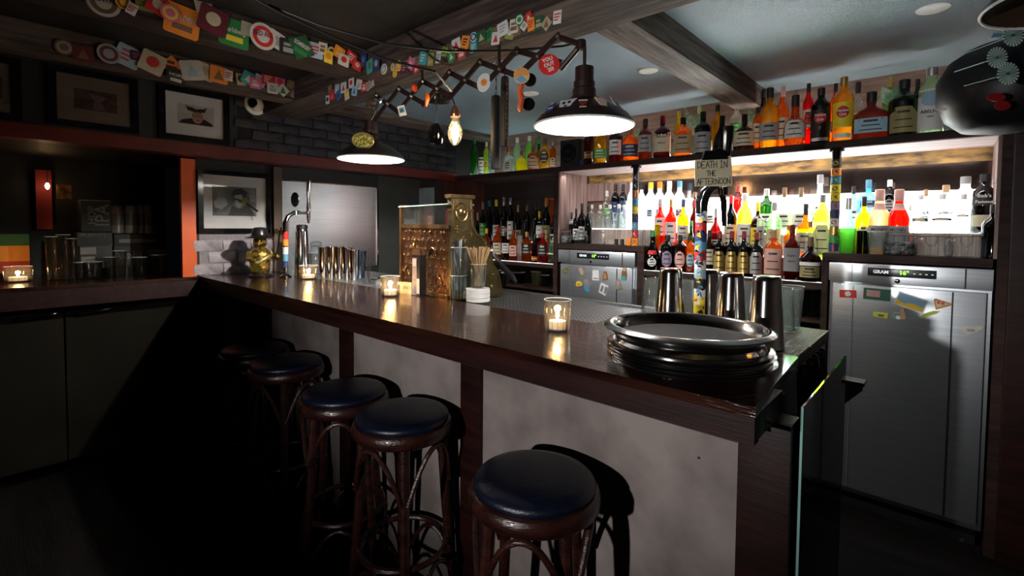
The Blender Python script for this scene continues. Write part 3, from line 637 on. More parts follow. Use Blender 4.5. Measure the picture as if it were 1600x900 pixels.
GC = {  # glass with contents
 'amber': (.75,.30,.04), 'damber': (.35,.09,.015), 'orange': (.95,.38,.04), 'dark': (.030,.022,.018), 'dred': (.22,.02,.012), 'red': (.95,.06,.02),
 'yellow': (.95,.80,.05), 'gold': (.92,.62,.10), 'green': (.04,.42,.06), 'dgreen': (.02,.10,.025), 'lgreen': (.55,.85,.35), 'clear': (.90,.96,.94),
 'blue': (.30,.72,.92), 'pblue': (.62,.88,.95), 'peach': (.98,.76,.50), 'white': (.92,.93,.93), 'brown': (.14,.06,.03), 'black': (.012,.012,.014), 'smoke': (.10,.12,.16), 'pgreen': (.72,.90,.70), 'lime': (.80,.92,.20)}
CC = {  # caps and labels
 'black': (.012,.012,.013), 'white': (.72,.72,.70), 'red': (.55,.02,.02), 'dred': (.22,.012,.015), 'yellow': (.85,.65,.03), 'orange': (.85,.28,.03), 'blue': (.03,.10,.42), 'gold': (.55,.38,.12),
 'silver': (.6,.6,.62), 'cream': (.62,.54,.38), 'green': (.05,.30,.06), 'teal': (.03,.25,.28), 'navy': (.02,.04,.13), 'pink': (.75,.42,.35), 'purple': (.28,.22,.32), 'grey': (.35,.35,.36), 'brown': (.16,.08,.04), 'pblue': (.30,.48,.60), 'olive': (.30,.25,.10), 'tan': (.45,.30,.16), 'copper': (.5,.2,.1), 'pyellow': (.75,.8,.35)}
def gmat(k):
    c = GC[k]; dens = 1.15
    body = {'clear': .08, 'white': .75, 'dark': .10, 'black': .05, 'peach': .65, 'pblue': .25, 'smoke': .15, 'pgreen': .22}.get(k, .30)
    return glass('bottle_glass_'+k, c, body, .03, dens)
def cmat(k): return mat('print_'+k, CC[k], .35 if k in ('gold', 'silver', 'copper') else .5, .8 if k in ('silver', 'gold', 'copper') else 0, var=.08)
def sect(r, a, n, sx, sy):
    ca, sa = cos(a), sin(a); k = 1 if n == 2 else 1/((abs(ca)**n+abs(sa)**n)**(1/n)); return r*k*ca*sx, r*k*sa*sy
def rad_at(P, H, R, z):
    f = z/H
    for (a, ra), (b, rb) in zip(P, P[1:]):
        if a <= f <= b: return R*(ra+(rb-ra)*(f-a)/(b-a))
    return R*P[-1][1]
def band(P, H, R, z0, z1, a0, a1, n, sy, off=.0009, rows=2, shape='rect'):
    """label wrapped on the body, centred on -Y"""
    mb = MB(); K = 9; vs = []; fs = []
    for j in range(rows+1):
        z = z0+(z1-z0)*j/rows
        wf = 1
        if shape == 'oval': wf = math.sqrt(max(.04, 1-(2*j/rows-1)**2))
        if shape == 'arch' and j == rows: wf = .55
        for i in range(K+1):
            a = -pi/2+wf*(a0+(a1-a0)*i/K); r = rad_at(P, H, R, z)+off
            x, y = sect(r, a, n, 1, sy); vs.append((x, y, z))
    for j in range(rows):
        for i in range(K): a = j*(K+1)+i; fs.append((a, a+1, a+K+2, a+K+1))
    mb.add(vs, fs); return mb
BOT = []
def bottle(x, yt, w, Y, zb, prof, g, cap, label, lab=None, words=None, group='', sq=2, sy=1, capz=None, lab2=None, cat='bottle', name='bottle', capf=1.0):
    """x, yt, w: pixel column, pixel height of the top and pixel width as seen in the photograph; Y, zb: where it stands"""
    X = yfor(x, Y, zb+.12); H = onY(x, yt, Y).z-zb; t_ = proj((X, Y, zb+.1))[2]
    rz = math.atan2(X, Y)*-1.0*.75
    R = w/2*t_/F_PX/(1.0 if sq == 2 else 1.02); P, cz = PROF[prof]; cz = capz or cz
    b = thing(name, label, cat, (X, Y, zb), group, rz)
    seg = 22
    rows = [(f*H, r*R) for f, r in P if f <= cz]+[(cz*H, rad_at(P, H, R, cz*H))]
    mb = MB(); n_ = sq
    vs = []; fs = []
    for z, r in rows:
        nn = n_ if z < .62*H else 2
        for i in range(seg): px, py_ = sect(r, 2*pi*(i+.5)/seg, nn, 1, sy if z < .62*H else max(sy, min(1, .9))); vs.append((px, py_, z))
    for j in range(len(rows)-1):
        for i in range(seg): a = j*seg+i; c_ = j*seg+(i+1) % seg; fs.append((a, c_, c_+seg, a+seg))
    fs.append(tuple(reversed(range(seg)))); fs.append(tuple((len(rows)-1)*seg+i for i in range(seg)))
    mb.add(vs, fs); obj('body', mb, gmat(g), b, ang=1.0)
    rn = rad_at(P, H, R, cz*H)*1.07*capf
    if cap: obj('cap', MB().lathe([(cz*H-.004, rn*.98), (cz*H, rn), (H-.003, rn), (H, rn*.86)], 16), cmat(cap), b)
    bodytop = next((f for f, r in P[::-1] if r > .95), .5)
    if lab:
        lc, f0, f1, hw, shp = (list(lab)+['rect'])[:5] if len(lab) < 5 else lab
        L = obj('label', band(P, H, R, f0*H, f1*H, -hw, hw, n_, sy, rows=8 if shp == 'oval' else 4, shape=shp), cmat(lc), b, ang=1.2)
        dk = cmat('black') if lc not in ('black', 'navy', 'dred', 'green', 'blue', 'brown') else cmat('cream')
        if words:
            for wd, fz, size, wc in words:
                z = fz*H; r = rad_at(P, H, R, z); yy = -sect(r+.0022, -pi/2, n_, 1, sy)[1]
                text(L, wd, size, wallY((0, -yy, z)) , cmat(wc), width=None, bold=.0004)
        else:
            rows_ = 2 if (f1-f0)*H < .05 else 3
            mbt = MB()
            for k in range(rows_):
                z0 = (f0+(f1-f0)*(.2+.6*k/max(1, rows_-1)))*H; hh = .0028 if k != rows_-1 else .0055
                s_ = band(P, H, R, z0-hh, z0+hh, -hw*(.65-.12*k), hw*(.65-.12*k), n_, sy, .0016, 1); mbt.add(s_.v, s_.f)
            obj('print_lines', mbt, dk, L, ang=1.2, kind='stuff')
    if lab2:
        lc, f0, f1, hw = lab2; obj('neck_label', band(P, H, R, f0*H, f1*H, -hw, hw, 2, sy if f0 < .6 else 1, rows=3), cmat(lc), b, ang=1.2)
    BOT.append((x, Y, label)); return b
G1 = 'bottles on the top shelf'; TS = 1.9045
FR, BK = 3.065, 3.20
TOP = [
 (920,188,15,FR,'tall','damber','black','slim brown whisky bottle with low beige label, half hidden by the large lamp',('tan',.16,.30,1.0)),
 (938,190,20,FR,'flask','gold','black','square amber bottle with a green label below the large lamp',('green',.14,.36,1.2),None,4,.7),
 (962,192,22,FR,'whisky','dred','black','dark red bottle with a square white label, left of the navy-labelled one',('white',.20,.56,.95)),
 (985,190,25,FR,'squat','orange','black','round amber bottle with a broad navy label on the top shelf',('navy',.12,.42,1.2)),
 (1008,186,21,FR,'whisky','damber','black','dark amber bottle with long black neck and grey label',('grey',.20,.60,1.1)),
 (1035,181,26,FR,'flask','dred','dred','dark red square bottle with red wax neck and cream label',('cream',.16,.60,1.2),[("MAKER'S",.50,.018,'brown'),('MARK',.36,.018,'brown')],4,.65),
 (1067,184,27,FR,'flask','orange','black','orange flask bottle with a tan label and tall black cap',('tan',.10,.58,1.1),None,3.4,.6),
 (1098,175,25,FR,'whisky','black','black','black bottle with grey lower label beside the fern leaf',('grey',.06,.52,1.15)),
 (1128,181,26,FR,'bell','black','black','black angular bottle behind the hanging note',None),
 (1163,179,31,FR,'squat','brown','black','squat brown-black bottle with white label and red line',('cream',.14,.52,1.15)),
 (1183,168,14,FR+.02,'tall','amber','black','slim amber bottle with tall cream label, left of the pale round-shouldered one',('cream',.20,.62,.9)),
 (1202,138,28,FR,'whisky','gold','black','round amber bottle with gold upper and grey lower label and black stopper',('grey',.14,.42,1.1)),
 (1222,136,18,FR+.03,'whisky','orange','pink','amber bottle with a long pink neck seal',('cream',.14,.50,1.0)),
 (1242,149,32,FR-.01,'globe','amber','black','globe-shaped amber bottle in a string net with white label',('white',.16,.50,1.0)),
 (1262,131,15,FR+.03,'tall','red','black','tall red-orange bottle with black cap beside the dark rum',('cream',.30,.58,1.0)),
 (1282,138,27,FR-.01,'tall','black','black','black rum bottle with red roundel and white lettering',('black',.10,.60,1.2),[('Havana',.50,.017,'white'),('Club',.42,.017,'white'),('7',.27,.022,'white')],2,1,('white',.05,.11,.9)),
 (1304,131,14,FR+.05,'tall','orange','black','amber bottle with black cap between the two rum bottles',('white',.2,.38,1.0)),
 (1317,121,28,FR-.01,'tall','gold','gold','golden rum bottle with yellow label and red roundel',('yellow',.22,.60,1.15),[('Havana',.47,.017,'white'),('Club',.41,.017,'white')],2,1,('white',.06,.13,.9)),
 (1361,144,50,FR-.01,'squat','damber','black','wide squat dark amber bottle with a blue and white label',('pblue',.14,.44,.85),None,3,.55),
 (1412,125,40,FR-.01,'whisky','dgreen','black','green-black bottle with arched red and yellow label',('olive',.06,.50,.95,'arch')),
 (1454,106,33,FR-.02,'big','pgreen','silver','pale green spirit bottle with a white label and blue animal',('white',.05,.66,1.15),[('ABELHA',.32,.020,'black'),('organic',.25,.009,'black')],2),
 # rear row
 (1060,174,14,BK,'tall','yellow','yellow','yellow-capped bottle behind the orange flask',None),
 (1092,166,15,BK,'tall','pgreen','pyellow','pale green bottle with lime-white cap behind the black one',None),
 (1120,164,18,BK,'tall','gold','black','golden bottle with slice of fruit in the second row',None),
 (1150,160,20,BK,'tall','white','black','white round-shouldered bottle with black cap in the second row',('green',.35,.6,.9)),
 (1192,140,14,BK,'tall','dark','black','thin dark bottle behind the slim amber one',None),
 (1339,129,20,BK,'whisky','clear','black','clear bottle with black cap behind the golden rum',('white',.3,.5,.9)),
 (1390,120,20,BK,'whisky','lgreen','gold','clear bottle with gold neck standing behind the green leaves',None),
 (1432,124,16,BK-.05,'tall','dark','black','black bottle between the green-black and pale green bottles',('olive',.2,.5,.9)),
]
def unpack(e, zb, group):
    e = list(e); x, yt, w, Y, pr, g, cap, lb = e[:8]; lab = e[8] if len(e) > 8 else None
    words = e[9] if len(e) > 9 else None; sq = e[10] if len(e) > 10 else 2; sy = e[11] if len(e) > 11 else 1; l2 = e[12] if len(e) > 12 else None
    return bottle(x, yt, w, Y, zb, pr, g, cap, lb, lab, words, group, sq, sy, None, l2)
for e in TOP:
    b = unpack(e, TS-.0045+.0, G1)
    if 'dark rum' in e[7] or 'roundel' in e[7]:
        L = [c for c in b.children if c.name.startswith('label')][0]
        H_ = onY(e[0], e[1], e[3]).z-1.9; R_ = e[2]/2*proj(b.location)[2]/F_PX
        obj('roundel', band(PROF['tall'][0], H_, R_, .36*H_, .54*H_, -.62, .62, 2, 1, .0014, 8, 'oval'), cmat('red'), L, ang=1.2)
    if 'blue animal' in e[7]:
        L = [c for c in b.children if c.name.startswith('label')][0]; R_ = e[2]/2*proj(b.location)[2]/F_PX; H_ = onY(e[0], e[1], e[3]).z-1.9
        obj('emblem', band(PROF['big'][0], H_, R_, .40*H_, .62*H_, -.75, .75, 2, 1, .0014, 8, 'oval'), cmat('pblue'), L, ang=1.2)
    if 'globe-shaped' in e[7]:
        H_ = onY(e[0], e[1], e[3]).z-1.9; R_ = e[2]/2*proj(b.location)[2]/F_PX; P_ = PROF['globe'][0]; mb = MB()
        for s_ in (-1, 1):
            for k in range(8):
                mb.tube([( (rad_at(P_, H_, R_, f*H_)+.001)*cos(k*pi/4+s_*f*3), (rad_at(P_, H_, R_, f*H_)+.001)*sin(k*pi/4+s_*f*3), f*H_) for f in [i/12*.55 for i in range(13)]], .0009, 4)
        obj('string_net', mb, cmat('tan'), b)
G2 = 'bottles on the upper left shelf'; Z2 = 1.9045; F2, B2 = 3.06, 3.17
for e in [
 (741,216,12,F2,'wine','green','green','tall dark green bottle at the left end of the upper shelf',None),
 (752,246,9,F2-.01,'minicyl','clear','white','small clear bottle with pale paper label next to the green one',('white',.1,.8,1.2)),
 (760,222,10,F2+.02,'tall','lime','white','slim lime-yellow bottle with a round white stopper',('yellow',.2,.4,1)),
 (768,214,10,F2+.02,'tall','clear','red','bottle with red cap and blue label behind the longer tube',('blue',.15,.62,1.2)),
 (795,230,20,F2,'squat','clear','copper','squat clear bottle with engraved pattern right of the tube',('grey',.1,.4,.6,'oval')),
 (808,215,13,B2,'tall','pgreen','white','pale green tall bottle with domed white stopper',None),
 (815,236,19,F2,'squat','yellow','brown','yellow square bottle with short neck',None,None,4,.8),
 (827,213,14,B2,'tall','lgreen','white','light green tall bottle with domed white stopper, right of the similar pale one',None),
 (833,228,18,F2-.01,'flask','amber','brown','amber bottle with an arched tan label',('tan',.08,.58,1.0,'arch'),None,3,.7),
 (842,213,14,B2,'globe','green','green','bright green round-topped bottle left of the lamp shade',None),
 (851,217,18,F2,'flask','gold','brown','golden square bottle with a black oval badge',('black',.18,.62,.75,'oval'),None,4,.8),
 (864,222,9,F2+.02,'tall','amber','silver','slim amber bottle against the shelf divider',('cream',.1,.4,1))]: unpack(e, Z2, G2)
G3 = 'whisky bottles in the left niche'; F3, M3, B3 = 3.05, 3.16, 3.28
NI = [
 (760,357,12,F3+.02,'whisky','orange','yellow','short orange bottle just above the brass register',None),
 (777,353,14,F3,'whisky','orange','red','orange whisky bottle with a red capsule at the left of the niche',('cream',.16,.50,1.1)),
 (790,362,12,F3,'whisky','dark','black','dark whisky bottle with white label between two orange ones',('white',.25,.60,1.1)),
 (802,360,14,F3,'whisky','orange','dred','orange whisky bottle with a pink and white label',('pink',.16,.50,.9)),
 (812,366,8,F3+.02,'minicyl','white','black','narrow white tube box among the whisky bottles',None),
 (823,362,17,F3,'whisky','orange','gold','orange whisky bottle with black label and gold cap',('black',.26,.60,.9)),
 (836,366,11,F3,'whisky','brown','black','brown whisky bottle with low orange label',('orange',.08,.22,1.1)),
 (848,364,18,F3,'whisky','red','dred','red whisky bottle with black label near the divider',('black',.26,.62,.9)),
 (861,368,9,F3,'tall','pgreen','black','slim pale green bottle against the niche divider',None),
]
for e in NI: unpack(e, 1.1632 if e[3] < 3.1 else 1.2, G3)
for e in [
 (754,316,10,M3,'wine','dgreen','pink','dark green bottle with green label and pale cap, leftmost tall one',('green',.28,.56,1.2)),
 (764,313,11,M3,'tall','teal2' if 0 else 'smoke','teal','teal-capped dark bottle in the niche second row',None),
 (775,312,11,M3,'tall','dark','yellow','dark bottle with a yellow cap in the niche second row',('white',.2,.5,1)),
 (787,308,13,M3,'wine','dark','silver','dark bottle with long silver capsule and oval label',('cream',.28,.46,1.0,'oval')),
 (797,309,11,M3,'tall','dark','silver','dark bottle with a silver frame label',('white',.22,.56,1.0)),
 (809,320,11,M3,'wine','dark','gold','dark bottle with gold capsule and olive label',('olive',.2,.46,1.1)),
 (823,320,11,M3,'tall','dark','brown','dark bottle with gold-striped brown cap',None),
 (837,316,10,M3,'tall','dgreen','black','black-green bottle left of the one with the hanging white tag',None),
 (843,330,13,M3-.02,'whisky','dark','yellow','dark bottle with yellow cap and white tag on its neck',('white',.36,.74,.9)),
 (853,309,14,M3,'wine','dark','orange','tall dark bottle with bright orange capsule and yellow label',('olive',.18,.50,1.1)),
 (864,336,10,M3,'tall','dark','black','dark bottle with a white label touching the divider',('white',.2,.5,1)),
 (862,310,10,B3,'minicyl','orange','orange','orange-brown tube behind the orange-capped bottle',None),
 (746,332,9,M3,'squat','dark','tan','short dark bottle with a round tan stopper at the far left',None)]: unpack(e, 1.2355 if e[3] < 3.23 else 1.3155, G3)
# ---- bay above the left fridge
G4 = 'bottles above the left fridge'; Z4 = 1.3255
for e in [
 (893,332,9,3.13,'wine','black','black','thin black bottle at the left wall of the lit bay',('white',.62,.78,1)),
 (900,326,10,3.09,'whisky','black','black','black bottle with a white label and leaf mark',('white',.10,.42,1.2)),
 (909,318,12,3.12,'wine','black','black','black tall bottle with a plain white label',('white',.10,.42,1.1)),
 (919,322,12,3.10,'wine','dgreen','black','small green bottle with black cap in the lit bay',None)]: unpack(e, Z4, G4)
Z4b = 1.4402
for e in [
 (925,320,11,3.22,'wine','clear','white','clear corked bottle, first of the row from the left',None),
 (938,320,13,3.22,'wine','clear','white','clear corked bottle, second of the row from the left',None),
 (953,320,14,3.22,'wine','clear','white','clear corked bottle in front of the blue-black ones',None),
 (967,319,16,3.205,'bell','clear','white','clear bell-shaped decanter bottle with white cork',None),
 (975,320,12,3.23,'wine','clear','white','clear corked bottle just left of the sticker pole',None),
 (948,298,14,3.31,'wine','clear','white','clear bottle with a round pea-green label in the lit bay',('lime2' if 0 else 'green',.34,.56,.8,'oval')),
 (961,288,13,3.31,'tall','smoke','black','left one of two blue-black vodka bottles',('navy',.1,.6,.7)),
 (973,288,13,3.31,'tall','smoke','black','right one of two blue-black vodka bottles',('navy',.1,.6,.7)),
 (986,284,13,3.29,'big','white','silver','tall frosted white bottle behind the sticker pole',None),
 (1002,287,14,3.29,'big','white','black','frosted vodka bottle with black cap',None)]: unpack(e, Z4b, G4)
# ---- middle bay
G5 = 'bottles in the middle bay'; Z5 = 1.1685; Z5m = 1.2902; Z5b = 1.4202
MF, MM_, MB_ = 3.05, 3.18, 3.29
for e in [
 (1020,360,25,MF-.01,'bell','dgreen','dgreen2' if 0 else 'green','dark bulbous liqueur bottle with a white round seal',('white',.10,.32,.55,'oval'),None,2,1,('red',.40,.50,.7)),
 (1043,367,21,MF,'tall','black','black','black bottle with hexagonal lilac label',('purple',.12,.56,.8,'oval')),
 (1063,367,20,MF,'tall','brown','black','brown-black bottle with hexagonal pinkish label',('pink',.12,.56,.8,'oval')),
 (1079,368,14,MF,'tall','orange','black','orange bottle with pale blue oval label beside the tap column',('pblue',.16,.52,.9,'oval')),
 (1108,359,17,MF,'wine','brown','black','dark bottle with pale wine label right of the tap column',('cream',.22,.56,1.1)),
 (1124,361,19,MF-.01,'whisky','dark','dred','dark rum bottle with gold arched label, leftmost of three alike',('gold',.08,.54,1.0,'arch')),
 (1143,361,19,MF-.01,'whisky','dark','dred','dark rum bottle with gold arched label, middle of three alike',('gold',.08,.54,1.0,'arch')),
 (1162,361,19,MF-.01,'whisky','dark','dred','dark rum bottle with gold arched label, rightmost of three alike',('gold',.08,.54,1.0,'arch')),
 (1182,363,20,MF-.01,'whisky','smoke','dred','dark bottle with silver arched label beside the three gold ones',('silver',.08,.56,1.0,'arch')),
 (1208,359,26,MF-.02,'whisky','orange','tan','orange bottle with a pink label and a diagonal banner',('pink',.10,.62,1.1)),
 (1237,351,22,MF-.02,'whisky','damber','dred','amber bottle with red wax neck and grey printed label',('grey',.16,.58,1.2),[('ELIJAH',.44,.013,'black'),('CRAIG',.34,.013,'black')],4,.8),
 (1266,370,31,MF-.03,'squat','brown','brown','squat brown bottle with white band above an olive label',('olive',.10,.34,1.0),None,2,1,('white',.36,.44,1.1))]: unpack(e, Z5, G5)
for e in [
 (1031,311,18,MM_,'wine','red','grey','red aperitif bottle with grey cap and white label',('white',.30,.64,1.0)),
 (1027,350,9,MM_-.04,'minicyl','yellow','yellow','slim yellow bottle below the red aperitif bottle',None),
 (1048,311,17,MM_-.01,'wine','red','gold','bright red bottle with a black and white label',('white',.18,.56,1.1)),
 (1067,311,18,MM_,'wine','orange','navy','orange aperitif bottle with navy cap and white label',('white',.22,.50,1.0)),
 (1084,312,13,MM_,'wine','dred','red','dark red bottle with a red cap left of the tap column',None),
 (1080,345,13,MM_-.04,'bell','green','green','small bright green bottle low in the second row',None),
 (1118,325,18,MM_,'squat','dred','silver','dark red round-shouldered bottle behind the tap column',('white',.1,.3,1.1)),
 (1141,305,19,MM_,'wine','black','red','black vermouth bottle with a red cap and banded label',('cream',.20,.50,1.1)),
 (1163,302,22,MM_,'big','gold','white','yellow square-shouldered liqueur bottle with white cap',('white',.10,.50,1.1),None,3.2,.8),
 (1183,316,20,MM_,'flask','dark','yellow','dark bottle with yellow cap and yellow slanted label',('yellow',.20,.52,1.1)),
 (1188,342,11,MM_-.06,'minicyl','silver2' if 0 else 'white','silver','slim silver-labelled bottle in front of the yellow-capped one',('grey',.1,.8,1.1)),
 (1209,316,22,MM_,'whisky','pgreen','grey','bottle with light green neck and cream label',('cream',.12,.50,1.1)),
 (1232,352,13,MM_-.05,'whisky','orange','copper','small orange bottle behind the red wax bottle',('white',.1,.4,1)),
 (1258,318,26,MM_,'squat','orange','black','orange-red square bottle with black stopper and white label',('white',.10,.46,1.0),None,3.2,.7),
 (1266,346,17,MM_-.05,'whisky','clear','copper','clear ornate bottle with swirling metal decoration',('grey',.1,.5,.9,'oval')),
 (1284,304,24,MM_-.02,'tall','lime','silver','yellow-green bottle with a large arched pale label',('pyellow',.06,.52,1.1,'arch'))]: unpack(e, Z5m, G5)
for e in [
 (1016,285,18,MB_,'big','white','yellow','white vodka bottle with yellow cap',('pblue',.3,.45,.5)),
 (1030,284,17,MB_,'big','white','orange','white vodka bottle with orange cap',('blue',.3,.45,.5)),
 (1045,283,17,MB_,'big','white','white','white vodka bottle with white cap',None),
 (1061,283,17,MB_,'big','white','blue','white vodka bottle with blue cap',('navy',.3,.45,.5)),
 (1076,298,13,MB_,'tall','pgreen','grey','pale green bottle right of the blue-capped vodka',None),
 (1085,300,12,MB_+.02,'tall','dark','brown','brown-capped bottle above the dark red one',None),
 (1110,318,18,MB_,'whisky','peach','white','peach bottle behind the tap column',('white',.3,.6,1)),
 (1152,290,15,MB_+.02,'tall','dred','dred','dark red bottle standing behind the yellow liqueur',None),
 (1197,295,22,MB_,'whisky','dgreen','silver','green gin bottle with silver cap and red seal',('white',.08,.44,1.1)),
 (1225,293,23,MB_,'squat','lgreen','brown','light green round bottle with white label, left of two',('white',.10,.44,1.1)),
 (1251,293,25,MB_,'squat','lgreen','brown','light green round bottle with white label, right of two',('white',.10,.44,1.1)),
 (1280,273,26,MB_,'bell','clear','grey','tall clear bell-shaped bottle with a white label near the right sticker pole',('white',.20,.50,1.0))]: unpack(e, Z5b, G5)
# ---- bay above the right fridge
G6 = 'bottles above the right fridge'; Z6 = 1.3255; Z6b = 1.4402
for e in [
 (1325,309,27,3.14,'globe','pblue','silver','pale blue round gin bottle next to the sticker pole',None),
 (1349,307,23,3.14,'flask','yellow','black','yellow square bottle with a black cap',('gold',.2,.5,.6,'oval'),None,4,.8),
 (1373,296,29,3.11,'syrup','peach','pink','peach syrup bottle with a grey label',('grey',.10,.44,1.1),[('MONIN',.38,.018,'black')],2,1,('pink',.68,.78,1.3)),
 (1403,296,29,3.11,'syrup','red','pink','red syrup bottle with a grey label',('grey',.10,.44,1.1),[('MONIN',.38,.018,'black')],2,1,('pink',.68,.78,1.3))]: unpack(e, Z6, G6)
for e in [
 (1333,291,18,3.30,'flask','blue','black','blue gin bottle with a black cap behind the pale blue one',('white',.1,.5,1),None,4,.8),
 (1356,281,26,3.29,'flask','blue','blue','square blue gin bottle with blue cap',('navy',.46,.60,.7),None,4,.7),
 (1389,281,17,3.30,'tall','black','white','black bottle with white round seal between the two syrups',('grey',.42,.62,.9,'oval')),
 (1422,320,17,3.25,'squat','white','white','low clear flask right of the red syrup',None),
 (1438,304,27,3.22,'pear','clear','white','clear bottle with a dark band under its white stopper',('black',.28,.36,.8)),
 (1446,296,16,3.32,'whisky','clear','tan','clear bottle with wooden stopper in the rear row',('white',.2,.5,1)),
 (1472,303,33,3.22,'pear','clear','white','clear pear-shaped bottle in the middle of the right bay',('black',.30,.36,.8)),
 (1477,289,25,3.32,'whisky','white','tan','frosted bottle with cork stopper behind the pear-shaped one',('grey',.38,.42,.9)),
 (1505,303,29,3.22,'pear','clear','white','clear long-necked bottle with small black lettering',('black',.40,.45,.6)),
 (1507,276,30,3.31,'big','white','grey','large frosted bottle behind the long-necked clear one',None),
 (1537,272,30,3.24,'big','black','black','black wine bottle with white script at the right end',('black',.46,.62,1),[('Bob\'s',.62,.022,'white'),('Famous',.52,.020,'white')],2,1,('cream',.1,.3,1))]: unpack(e, Z6b, G6)
unpack((1552,319,28,3.05,'whisky','black','black','squat black bottle at the right wall of the bay',None), Z6, G6)

# ================================================================== GLASSWARE, JARS, TINS, TRAYS, CANDLES
def topz(x, y, Y): return onY(x, y, Y).z
GRIM = mat('glass_rim', (.6, .62, .62), .1)
def jar(x, yt, w, Y, zb, label, fill=None, clip=True, group=None, lid=True):
    X = yfor(x, Y, zb+.05); H = topz(x, yt, Y)-zb; t_ = proj((X, Y, zb+.05))[2]; R = w/2*t_/F_PX
    j = thing('storage_jar', label, 'jar', (X, Y, zb), group)
    obj('body', MB().lathe([(0, R*.82), (H*.04, R*.95), (H*.25, R), (H*.60, R*.98), (H*.72, R*.84), (H*.80, R*.76), (H*.83, R*.78)], 26), glass('jar_glass', (.90, .94, .94), .04, .03), j, ang=1.0)
    if lid: obj('lid', MB().lathe([(H*.83, R*.80), (H*.88, R*.84), (H*.97, R*.78), (H, R*.45)], 26), glass('jar_lid_glass', (.86, .90, .90), .08), j, ang=1.0)
    obj('seal_ring', MB().tube(arc((0,0,H*.84), R*.81, 0, 2*pi, 26)[:-1], .0022, 5, closed=True), mat('seal_rubber', (.25, .12, .08), .5), j)
    if clip: obj('wire_clip', MB().tube([(-.018, -R*.86, H*.86), (-.020, -R*1.03, H*.62), (-.010, -R*1.05, H*.48), (.010, -R*1.05, H*.48), (.020, -R*1.03, H*.62), (.018, -R*.86, H*.86)], .0013, 5), mat('clip_wire', (.15, .15, .15), .3, .9), j)
    if fill: obj('contents', MB().lathe([(.004, R*.80), (H*.1, R*.92), (H*.52, R*.93), (H*.56, R*.5)], 18), fill, j)
    return j
BEADS = mat('dark_beads', (.02, .02, .02), .25, bump=1, bscale=90, c2=(.25, .25, .25), scale=60)
jar(885, 358, 17, 3.03, 1.3255, 'leftmost of three small clip jars above the left fridge', mat('jar_dark', (.05,.04,.04), .4, c2=(.3,.3,.3), scale=50))
jar(908, 360, 22, 3.03, 1.3255, 'middle of three small clip jars above the left fridge')
jar(934, 360, 24, 3.03, 1.3255, 'rightmost of three small clip jars above the left fridge')
jar(1406, 362, 44, 3.05, 1.3255, 'clip jar filled with dark beads above the right fridge', BEADS)
jar(1456, 363, 52, 3.05, 1.3255, 'large empty clip jar, next to the bead jar')
jar(1509, 363, 52, 3.05, 1.3255, 'large empty clip jar, farthest right above the fridge')
def tumbler(x, yt, w, Y, zb, label, up=True, ribs=False, group=None, name='drinking_glass', taper=.8, g=None, n=18, content=None):
    X = yfor(x, Y, zb+.05); H = topz(x, yt, Y)-zb; t_ = proj((X, Y, zb+.05))[2]; R = w/2*t_/F_PX
    j = thing(name, label, 'glass', (X, Y, zb), group)
    g = g or CLEAR; a, b = (taper, 1) if up else (1, taper)
    th = .0022
    pr = [(0, R*a*.9), (.003, R*a)] + [(H*k/4, R*(a+(b-a)*k/4)) for k in range(1, 5)]
    ins = [(H*k/4, R*(a+(b-a)*k/4)-th) for k in range(4, 0, -1)] + [(.008, R*a-th)]
    if not up: pr = [(H-z, r) for z, r in [(H-zz, rr) for zz, rr in pr]]; ins = ins
    obj('body', MB().lathe(pr+ins, n), g, j, ang=1.0)
    if ribs:
        mb = MB()
        for k in range(14):
            an = 2*pi*k/14; mb.tube([((R*a+.0008)*cos(an), (R*a+.0008)*sin(an), .006), ((R*(a+(b-a)*.9)+.0008)*cos(an), (R*(a+(b-a)*.9)+.0008)*sin(an), H*.88)], .0018, 5)
        obj('cut_ribs', mb, g, j, kind='stuff')
    obj('rim', MB().tube(arc((0,0,H if up else .002), R*b if up else R*a, 0, 2*pi, n)[:-1], .0012, 4, closed=True), GRIM, j)
    return j
# glasses in front of the bay
for x, yt, w, Y, lb in ((1000,354,11,3.14,'ribbed glass standing right of the left sticker pole'), (1012,354,11,3.14,'second ribbed glass right of the left sticker pole')): tumbler(x, yt, w, Y, 1.3255 if x < 1008 else 1.3255, lb)
tumbler(1323, 357, 24, 3.04, 1.3255, 'stemless glass with green liquid beside the right sticker pole', g=glass('green_drink', (.55, .9, .35), .3))
tumbler(1343, 360, 9, 3.03, 1.3255, 'dark shot glass in front of the yellow bottle', g=glass('smoked_glass', (.16, .16, .17), .08))
tumbler(1353, 360, 9, 3.06, 1.3255, 'second dark shot glass, just behind the first one', g=glass('smoked_glass', (.16, .16, .17), .08))
tumbler(1370, 362, 26, 3.02, 1.3255, 'clear tumbler in front of the peach syrup bottle')
for i, x in enumerate((963, 972)): obj('small_can', MB().lathe([(0, .012), (.002, .0135), (.04, .0135), (.043, .011)], 16, (yfor(x, 3.03, 1.34), 3.03, 1.3255)), cmat('black'), label=['small black tin left of its twin above the left fridge', 'small black tin nearest the orange packet above the left fridge'][i], cat='tin')
obj('orange_packet', MB().cbox(yfor(979, 3.03, 1.34), yfor(986, 3.03, 1.34), 3.02, 3.04, 1.3255, 1.375, .002), cmat('orange'), label='small orange packet beside the left sticker pole', cat='packet')
